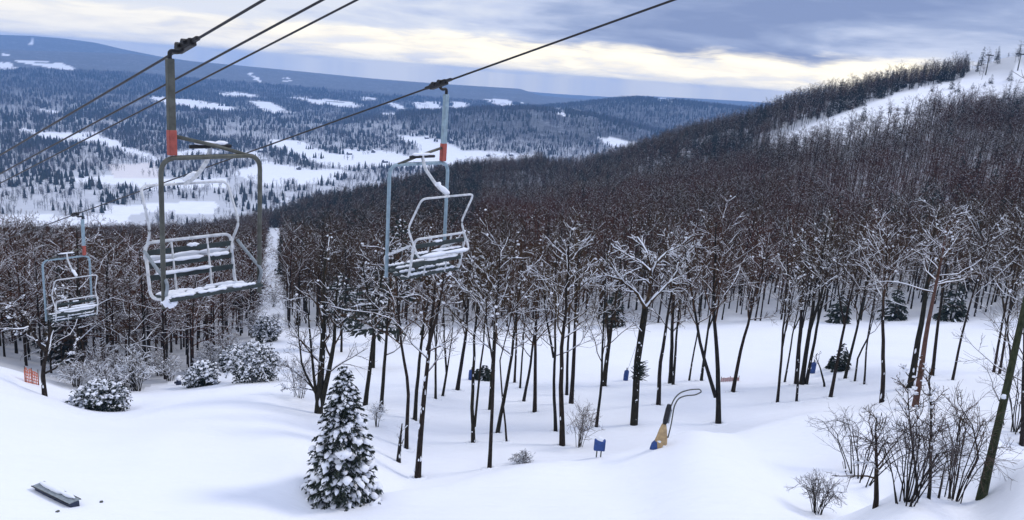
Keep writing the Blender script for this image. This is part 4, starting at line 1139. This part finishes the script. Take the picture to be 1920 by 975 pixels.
# ---------------------------------------------------------------- houses in the valley
hs = [(722, 305, 10), (655, 290, 9), (776, 293, 8), (915, 293, 10), (800, 260, 8), (846, 268, 8), (488, 285, 9), (958, 292, 8), (700, 286, 8), (560, 318, 8)]
HM = None
for k, (hu, hv, w) in enumerate(hs):
    b, dep = hit(hu, hv)
    if HM is None:
        v0, f0 = box(-6, 6, -4, 4, -1, 4.2)
        rv = np.array([[-6.6, -4.8, 4.0], [6.6, -4.8, 4.0], [6.6, 0, 7.6], [-6.6, 0, 7.6], [-6.6, 4.8, 4.0], [6.6, 4.8, 4.0], [-6.6, -4.8, 4.35], [6.6, -4.8, 4.35], [6.6, 0, 7.95], [-6.6, 0, 7.95], [-6.6, 4.8, 4.35], [6.6, 4.8, 4.35]])
        rf = np.array([[0, 3, 2, 1], [3, 4, 5, 2], [6, 7, 8, 9], [9, 8, 11, 10], [0, 1, 7, 6], [4, 10, 11, 5], [1, 2, 8, 7], [2, 5, 11, 8], [0, 6, 9, 3], [3, 9, 10, 4]])
        gv = np.array([[-6, -4, 4.2], [-6, 4, 4.2], [-6, 0, 7.3], [6, -4, 4.2], [6, 4, 4.2], [6, 0, 7.3]]); gf = np.array([[0, 2, 1], [3, 4, 5]])
        HM = (make_mesh('wall', [(v0, f0, 0), (gv, gf, 0)], [WALLM], False), make_mesh('roof', [(rv, rf, 0)], [SNOW], False))
        o = thing('house', 'tiny dark house with a snowy roof on the white valley fields', 'house', tuple(b), RNG.uniform(0, 3), 'houses on the valley fields')
        part('wall', HM[0], o); part('roof', HM[1], o); hroot = o
    else:
        copy_thing(hroot, tuple(b), RNG.uniform(0, 3), 'tiny dark house with a snowy roof on the white valley fields', None, RNG.uniform(.8, 1.3))

# ---------------------------------------------------------------- hilltop trail: young evergreens and two lift towers
hg = conifer(4.2, 1.5, 811, 9, 8, 6, .25, .3, .6, .6, .05, .14)
hroot = None
for k, (hu, hv, s) in enumerate([(1668, 212, .9), (1682, 208, .7), (1700, 214, 1.1), (1748, 172, 1.1), (1752, 190, .8), (1795, 172, 1.3), (1823, 166, .8), (1846, 162, .7), (1858, 156, 1.2), (1893, 150, 1.3), (1618, 228, 1.0), (1735, 200, .7), (1780, 182, .6), (1510, 262, 1.0), (1530, 258, .8)]):
    b, dep = hit(hu, hv)
    lab = 'small dark evergreen dotted on the white hilltop trail'
    if hroot is None:
        hroot = conifer_thing('hilltop_evergreen', lab, b, hg, 'small evergreens on the hilltop trail', 'evergreen', NEEDLE_FAR); hroot.scale = (s,) * 3
    else:
        copy_thing(hroot, tuple(b), k * 1.3, lab, 'small evergreens on the hilltop trail', s)
for k, (tu, tv_, th, lab) in enumerate([(1848, 140, 36, 'slim lift tower on the hilltop skyline, left of the other tower'), (1908, 132, 30, 'lift tower with a wide crossarm on the hilltop at the right edge')]):
    b, dep = hit(tu, tv_)
    H = th / FPX * dep; o = thing('lift_tower', lab, 'lift tower', tuple(b), .5, 'lift towers on the hilltop')
    part('mast', make_mesh('mast', [(*tube1([(0, 0, -1), (0, 0, H * .5), (0, 0, H)], np.array([.35, .35, .3, .22, .2])[1:4], 8), 0)], [STEEL_DARK]), o)
    aw = 2.8 if k else 1.6
    part('crossarm', make_mesh('crossarm', [(*bevbox(-aw, aw, -.16, .16, H - .05, H + .3, .04), 0)], [STEEL_DARK], False), o)
    for s in (-1, 1):
        part('sheave_train', make_mesh('sheave_train', [(*bevbox(s * aw - .15, s * aw + .15, -1.6, 1.6, H - .5, H - .15, .05), 0)] + [(*tube1([(s * aw - .12, yy, H - .1), (s * aw + .12, yy, H - .1)], .28, 8), 0) for yy in (-1.2, -.4, .4, 1.2)], [BLACK], False), o)
    part('work_rail', make_mesh('work_rail', [(*tube1(fillet([(-aw, .2, H + .3), (-aw, .2, H + 1.2), (aw, .2, H + 1.2), (aw, .2, H + .3)], .2), .06, 5), 0)], [STEEL_DARK]), o)

# ---------------------------------------------------------------- chairlift
VP = unit(pxdir(-701.0, 704.0))                       # the ropes run downhill this way
def rope_depth(p0, d0, u_target):
    """distance along the rope from p0 to where it crosses photo column u_target"""
    t = np.linspace(-60, 200, 6000); q = p0 + VP * t[:, None]
    uu, vv, dd = proj(q); uu = np.where(dd > .6, uu, 1e6)
    return t[np.argmin(np.abs(uu - u_target))]
G1 = pxpt(348, 86, 9.5); G2 = pxpt(822, 158, 13.4)
G3 = G2 + VP * rope_depth(G2, VP, 141)
print('chair 3', proj(G3), 'dist', np.linalg.norm(G3 - G2))
def rope(name, p, up_t, dn_t, r, label):
    t = np.linspace(-up_t, dn_t, 24)
    P = p + VP * t[:, None]
    o = part(name, make_mesh(name, [(*tube1(P, r, 8), 0)], [ROPE])); tag(o, label, 'cable', 'chairlift ropes')
    return o
rope('haul_rope', G1, 11, 60, .016, 'dark haul rope carrying the nearest chair, uppermost of the left ropes')
rope('haul_rope', G2, 16, 70, .017, 'dark haul rope carrying the two farther chairs, down from the top centre')
rope('comm_cable', pxpt(430, 94, 10.5), 11, 60, .016, 'middle one of the three dark cables at the upper left')
rope('comm_cable', pxpt(480, 97, 11.5), 11, 60, .015, 'lowest one of the three dark cables at the upper left')

hd = np.array([VP[0], VP[1]]); hd /= np.linalg.norm(hd)
def snow_strip(p0, p1, r, seed, k=9):
    rg = np.random.default_rng(seed)
    P = np.linspace(p0, p1, k); P[:, 2] += r * .4
    R = r * rg.uniform(.55, 1.25, k); R[0] *= .2; R[-1] *= .2
    V, F = tubes(P[None], R[None], 7)
    ax = np.repeat(P, 7, axis=0); V[:, 2] = ax[:, 2] + (V[:, 2] - ax[:, 2]) * .7
    return V, F
def rect_tube(p0, p1, a, b_):
    x0, y0, z0 = p0; x1, y1, z1 = p1
    return bevbox(x0 - a, x0 + a, y0 - b_, y0 + b_, min(z0, z1), max(z0, z1), .012)
def make_chair(label, G, face, post, seed):
    """origin on the rope; +y is the way the chair faces, +x its right"""
    ry = math.atan2(face[1], face[0]) - PI / 2
    o = thing('lift_chair', label, 'lift chair', tuple(G), ry, 'chairs of the double chairlift')
    slope = VP[2] / math.hypot(VP[0], VP[1]); sg = 1 if np.dot(face, hd) > 0 else -1
    hx = .20
    # grip: jaw block along the rope, pins and spring housing
    gp = [bevbox(-.045, .055, -.17, .17, -.055, .05, .014), bevbox(-.03, .03, -.28, .28, -.02, .035, .012), tube1([(-.07, -.06, .03), (.09, -.06, .03)], .035, 10), tube1([(-.07, .07, .03), (.09, .07, .03)], .035, 10),
          tube1([(0, -.30, .0), (0, -.17, .0)], np.array([.018, .028]), 8), tube1([(0, .17, 0), (0, .30, 0)], np.array([.028, .018]), 8)]
    gr = part('grip', make_mesh('grip', [(*q, 0) for q in gp], [BLACK], False), o)
    gr.rotation_euler = (math.atan(slope * sg), 0, 0); gr.scale = (.95, 1.15, .9)
    part('gooseneck', make_mesh('gooseneck', [(*tube1(fillet([(.02, 0, -.02), (.09, 0, -.09), (hx, 0, -.06), (hx, 0, -.22)], .09), .026, 8), 0)], [BLACK]), o)
    part('hanger', make_mesh('hanger', [(*rect_tube((hx, 0, -.16), (hx, 0, -1.02), .045, .038), 0)], [post], False), o)
    part('red_band', make_mesh('red_band', [(*rect_tube((hx, 0, -1.0), (hx, 0, -1.31), .05, .043), 0)], [RED], False), o)
    xl, xr, zt_, zb = -.995, .355, -1.34, -3.24
    part('bail', make_mesh('bail', [(*tube1(fillet([(xr, 0, zb), (xr, .02, zt_), (xl, .02, zt_), (xl, 0, zb)], .20, 8), .031, 10), 0)], [post]), o)
    part('brace', make_mesh('brace', [(*tube1([(hx, .0, -1.07), (-.35, .01, -1.20), (xl + .12, .02, -1.35)], .024, 8), 0)], [STEEL_DARK]), o)
    xc = -.32
    pv = part('pivot_bar', make_mesh('pivot_bar', [(*tube1([(xc - .28, -.03, -1.215), (xc + .28, -.03, -1.215)], .024, 8), 0)], [BLACK]), o)
    part('snow', make_mesh('snow', [(*snow_strip((xc - .24, -.03, -1.19), (xc + .22, -.03, -1.19), .04, seed), 0)], [SNOW]), pv)
    ra = part('restraint_arm', make_mesh('restraint_arm', [(*tube1(fillet([(xc, -.03, -1.2), (xc, -.10, -1.40), (xc, -.42, -1.66), (xc, -.70, -1.79)], .12), .028, 8), 0)], [FROST]), o)
    part('snow', make_mesh('snow', [(*snow_strip((xc, -.40, -1.63), (xc, -.72, -1.77), .055, seed + 1), 0)], [SNOW]), ra)
    a, c = xl + .06, xr - .08
    loop = fillet([(xc, -.72, -1.79), (c, -.72, -1.79), (c + .02, -.44, -2.33), (c, -.70, -2.78), (xc, -.70, -2.80), (a, -.70, -2.78), (a - .02, -.44, -2.33), (a, -.72, -1.79), (xc - .001, -.72, -1.79)], .10, 5)
    rl = part('restraint_bar', make_mesh('restraint_bar', [(*tube1(loop, .018, 8), 0)], [FROST]), o)
    part('footrest', make_mesh('footrest', [(*snow_strip((a + .05, -.70, -2.77), (c - .03, -.70, -2.77), .042, seed + 2, 13), 0)], [SNOW], True), rl)
    # seat: frame, slats running across, snow
    part('seat_frame', make_mesh('seat_frame', [(*tube1(fillet([(xx, -.53, -2.55), (xx, -.42, -3.20), (xx, .12, -3.13)], .12), .022, 8), 0) for xx in (xl + .12, xr - .03)] +
                                              [(*tube1([(xx, -.525, -2.52), (xx, -.41, -3.18), (xx, .08, -3.13)], .015, 6), 0) for xx in (xc - .2, xc + .3)], [FROST]), o)
    for q, yy in enumerate((-.36, -.20, -.04, .09)):
        s = part('seat_slat', make_mesh('seat_slat', [(*bevbox(xl + .02, xr - .02, yy - .05, yy + .05, -3.145 + .17 * yy, -3.11 + .17 * yy, .008), 0)], [SLAT], False), o)
        for h, (s0, s1) in enumerate(((.12, .45), (.58, .95)) if q % 2 == 0 else ((.08, .34), (.40, .70), (.72, .96))):
            part('snow', make_mesh('snow', [(*snow_strip((xl + 1.35 * s0, yy, -3.105 + .17 * yy), (xl + 1.35 * s1, yy, -3.105 + .17 * yy), .034, seed + 5 + q * 3 + h, 13), 0)], [SNOW]), s)
    # backrest: top rail with turned down ends and three slats
    part('back_rail', make_mesh('back_rail', [(*tube1(fillet([(xl + .10, -.50, -2.72), (xl + .12, -.54, -2.50), (xr - .04, -.54, -2.50), (xr - .02, -.50, -2.72)], .1), .022, 8), 0)], [FROST]), o)
    for q, (yy, zz) in enumerate(((-.515, -2.63), (-.49, -2.80), (-.46, -2.955))):
        s = part('back_slat', make_mesh('back_slat', [(*bevbox(xl + .12, xr - .04, yy - .014, yy + .014, zz - .036, zz + .036, .006), 0)], [SLAT], False), o)
        for h, (s0, s1) in enumerate((((.40, .55),), ((.04, .30), (.36, .98)), ((.26, .95),))[q]):
            part('snow', make_mesh('snow', [(*snow_strip((xl + .12 + 1.18 * s0, yy, zz + .03), (xl + .12 + 1.18 * s1, yy, zz + .03), .034, seed + 20 + q + 7 * h, 11), 0)], [SNOW]), s)
    for xx in (xl + .015, xr - .015):
        part('armrest', make_mesh('armrest', [(*tube1(fillet([(xx, .0, -3.12), (xx, .10, -2.90), (xx, -.25, -2.74), (xx, -.53, -2.6)], .1), .022, 8), 0)], [FROST if post is not STEEL_DARK else STEEL]), o)
    part('snow_heap', make_mesh('snow_heap', [(*blobs(np.array([[xr - .06, .02, -3.15]]), np.array([[.10, .11, .09]]), seed, 2), 0)], [SNOW]), o)
    return o
up3 = np.array([-hd[0], -hd[1]])
make_chair('nearest empty double chair at the left, dark olive posts and snowy slats', G1, up3, STEEL_DARK, 40)
make_chair('middle empty double chair with pale blue posts, hanging right of the nearest', G2, hd, STEEL_BLUE, 140)
make_chair('small farthest double chair hanging at the far left over the wood', G3, hd, STEEL_BLUE, 240)

# ---------------------------------------------------------------- snow gun, pads, hydrants, netting, rail
def px_obj(u, v): 
    return hit(u, v)
b, dep = hit(1236, 838); s = dep / FPX            # metres per photo pixel here
o = thing('snow_gun', 'snow gun on a padded post with a curling hose, right of the blue padded post', 'snow gun', tuple(b))
X_ = lambda du, dv: np.array([du * s, 0, dv * s])
part('post', make_mesh('post', [(*tube1([X_(-2, -8), X_(4, 40), X_(9, 84)], .07, 8), 0)], [STEEL_DARK]), o)
part('barrel', make_mesh('barrel', [(*tube1([X_(4, 46), X_(6, 54), X_(8.5, 78), X_(9, 86)], np.array([.09, .15, .15, .11]), 10), 0)], [BLACK]), o)
part('barrel_panel', make_mesh('barrel_panel', [(*tube1([X_(9.5, 50), X_(12, 76)], .10, 8), 0)], [STEEL]), o)
rg = np.random.default_rng(3)
def tarp(rows, k=12):
    V = []
    for (cx, z, rx, ry_) in rows:
        for q in range(k):
            th = q * 2 * PI / k; f = 1 + .12 * math.sin(3 * th + z * .1) + rg.normal(0, .04)
            V.append((cx * s + math.cos(th) * rx * s * f, math.sin(th) * ry_ * s * f, z * s))
    V = np.array(V); n = len(rows); I = np.arange(n * k).reshape(n, k)
    F = np.stack([I[:-1], np.roll(I[:-1], -1, 1), np.roll(I[1:], -1, 1), I[1:]], -1).reshape(-1, 4)
    return V, F
part('tan_cover', make_mesh('tan_cover', [(*tarp([(1, -6, 11, 9), (1, 8, 12, 9), (2, 22, 10, 7), (3, 36, 7, 6), (4, 47, 4, 4), (4, 49, 1, 1)]), 0)], [TAN]), o)
part('blue_base', make_mesh('blue_base', [(*tarp([(-8, -6, 9, 9), (-7, 6, 8, 8), (-5, 12, 5, 6), (-5, 13, .5, .5)]), 0)], [BLUE]), o)
part('hose', make_mesh('hose', [(*tube1(fillet([X_(12, 82), X_(16, 98), X_(26, 112), X_(44, 119), X_(61, 121), X_(65, 116), X_(55, 109), X_(36, 106), X_(24, 100), X_(18, 84), X_(17, 46), X_(14, 20)], .5, 5), .035, 6), 0)], [STEEL_DARK]), o)
part('snow_cap', make_mesh('snow_cap', [(*blobs(np.array([X_(8, 4) + [0, -.25, 0], X_(-2, 14) + [0, -.2, 0]]), np.array([[.12, .08, .1], [.1, .07, .07]]), 2, 2), 0)], [SNOW]), o)

b, dep = hit(1122, 857); s = dep / FPX
o = thing('padded_post', 'bright blue pad on two thin legs with a snow cap, in front of the trees', 'padded post', tuple(b))
part('pad', make_mesh('pad', [(*bevbox(-10.5 * s, 10.5 * s, -.10, .10, 13 * s, 36 * s, .05), 0)], [BLUE], False), o)
for dx in (-4, 4):
    part('leg', make_mesh('leg', [(*tube1([(dx * s, 0, -.3), (dx * s, 0, 16 * s)], 1.3 * s, 7), 0)], [STEEL_DARK]), o)
part('snow_cap', make_mesh('snow_cap', [(*blobs(np.array([[0, 0, 36 * s], [-3 * s, 0, 37 * s]]), np.array([[8 * s, .13, 4 * s], [4 * s, .1, 5 * s]]), 8, 2), 0)], [SNOW]), o)
for (bp, w, h, lab) in [((1173, 713), 4.5, 20, 'small blue hydrant cover on the far trail between two trunks, a thin wire beside it'), ((1523, 700), 4.5, 22, 'blue hydrant cover right of the packed group of trunks'), ((883, 712), 5, 20, 'small blue cushion wrapped round a thin stem, left of the low evergreen')]:
    b, dep = hit(*bp); s = dep / FPX
    o = thing('hydrant_cover', lab, 'hydrant cover', tuple(b), 0, 'blue covers on the far trail')
    part('cover', make_mesh('cover', [(*tube1([(0, 0, -.2), (0, 0, h * .5 * s), (.02, 0, h * .92 * s), (0, 0, h * s)], np.array([w, w * 1.05, w, w * .6]) * s, 9), 0)], [BLUE]), o)
    part('pipe', make_mesh('pipe', [(*tube1([(0, 0, h * .9 * s), (.02, .02, (h + 5) * s)], 1.0 * s, 6), 0)], [STEEL_DARK]), o)
b, dep = hit(1168, 713); s = dep / FPX
o = part('guy_wire', make_mesh('guy_wire', [(*tube1([pxpt(1177, 694, dep) - b, pxpt(1192, 650, dep) - b], .014, 5), 0)], [STEEL_DARK])); o.location = b
tag(o, 'thin grey wire rising from the small blue hydrant cover', 'wire')
b, dep = hit(335, 722); s = dep / FPX
o = thing('hydrant', 'small dark hydrant with a snow cap at the left wood edge', 'hydrant', tuple(b))
part('body', make_mesh('body', [(*tube1([(0, 0, -.2), (0, 0, 6 * s), (0, 0, 10 * s)], np.array([5, 5, 3.5]) * s, 9), 0)], [RAILM]), o)
part('outlet', make_mesh('outlet', [(*tube1([(0, 0, 6 * s), (-7 * s, -2 * s, 5 * s)], 2.2 * s, 7), 0)], [RAILM]), o)
part('snow_cap', make_mesh('snow_cap', [(*blobs(np.array([[0, 0, 14 * s]]), np.array([[5 * s, 5 * s, 4.5 * s]]), 6, 2), 0)], [SNOW]), o)
# orange netting, left wood edge, and the red one on the far trail
def netting(name, p0, p1, h, material, label, posts=3):
    o = thing(name, label, 'safety net', tuple(p0)); d = p1 - p0
    rg = np.random.default_rng(8)
    n = 9; hh = [h * rg.uniform(.75, 1.05) for _ in range(n)]
    M = []
    for r in range(5):
        M.append(tube1([d * (i / (n - 1)) + np.array([0, 0, .05 + hh[i] * r / 4]) for i in range(n)], .028, 4))
    for i in range(0, n):
        M.append(tube1([d * (i / (n - 1)) + np.array([0, 0, .0]), d * (i / (n - 1)) + np.array([0, 0, .05 + hh[i]])], .03, 4))
    part('net', make_mesh('net', [(*q, 0) for q in M], [material]), o)
    for i in range(posts):
        q = d * (i / (posts - 1)); part('post', make_mesh('post', [(*tube1([q + [0, .05, -.3], q + [0, .05, h + .15]], .03, 6), 0)], [WOODT]), o)
    return o
p0, _ = hit(47, 716); p1, _ = hit(72, 722)
netting('orange_net', p0, p1, 1.0, ORANGE, 'bright orange safety net behind the crooked tree at the left')
p0, _ = hit(1352, 716); p1, _ = hit(1385, 714)
netting('red_net', p0, p1, .30, PINK, 'faint red safety net on the far trail right of the V shaped tree')
# terrain park rail at the lower left
b, dep = hit(75, 918, 20); e, dep2 = hit(140, 950, 20); d = e - b; L = np.linalg.norm(d[:2]); s = dep / FPX
o = thing('park_rail', 'low navy box rail with a pale top, half buried in snow at lower left', 'box rail', tuple(b), math.atan2(d[1], d[0]))
o.rotation_euler = (0, -math.atan2(d[2], L), math.atan2(d[1], d[0]))
part('side_panel', make_mesh('side_panel', [(*bevbox(-.05, L + .05, -.16, .16, -.3, .17, .012), 0)], [RAILM], False), o)
part('top_sheet', make_mesh('top_sheet', [(*bevbox(-.15, L + .02, -.20, .22, .172, .20, .008), 0)], [STEEL], False), o)
part('coping', make_mesh('coping', [(*tube1([(-.15, -.21, .19), (L + .02, -.21, .19)], .022, 8), 0)], [BLACK]), o)
part('coping', make_mesh('coping', [(*tube1([(-.15, .23, .19), (L + .02, .23, .19)], .022, 8), 0)], [STEEL_DARK]), o)
part('snow', make_mesh('snow', [(*snow_strip((-.1, .08, .2), (L - .1, .1, .2), .12, 9, 13), 0)], [SNOW]), o)
rg = np.random.default_rng(15)
for bu, bv, lab in ((108, 960, 'dark clod of ice on the snow below the box rail'), (190, 942, 'small dark clod on the snow right of the box rail')):
    b, dep = hit(bu, bv, 20)
    o = part('ice_clod', make_mesh('ice_clod', [(*blobs(np.array([[0, 0, .02]]), np.array([[.06, .06, .05]]), bu, 2), 0)], [STEEL_DARK])); o.location = b
    tag(o, lab, 'clod')

# ---------------------------------------------------------------- air
hv = bpy.data.materials.new('haze'); hv.use_nodes = True
hg_ = NG(hv.node_tree)
for n in list(hg_.n): hg_.n.remove(n)
pvn = hg_.new('ShaderNodeVolumePrincipled')
pvn.inputs['Color'].default_value = (0.27, 0.53, 1.0, 1)
pvn.inputs['Density'].default_value = 0.000095
pvn.inputs['Anisotropy'].default_value = 0.0
mo = hg_.new('ShaderNodeOutputMaterial'); hg_.l.new(pvn.outputs[0], mo.inputs['Volume'])
zlow = -60.0
gz = np.array([o.z for o in []]) if False else None
me = bpy.data.objects['snowy_ground'].data
co = np.empty(len(me.vertices) * 3, np.float32); me.vertices.foreach_get('co', co); co = co.reshape(-1, 3)
v_, f_ = box(-12200, 12200, -12200, 12200, float(co[:, 2].min()) - 1.0, float(max(co[:, 2].max(), CAMZ)) + 14.0)
o = part('haze', make_mesh('haze', [(v_, f_, 0)], [hv], False)); o['kind'] = 'stuff'; o['label'] = 'pale blue winter haze filling the valley air'
ii = int(np.argmax(co[:, 2])); print('ground max', co[ii], proj(co[ii]))
print('ground z', co[:, 2].min(), co[:, 2].max(), 'objects', len(C.objects))
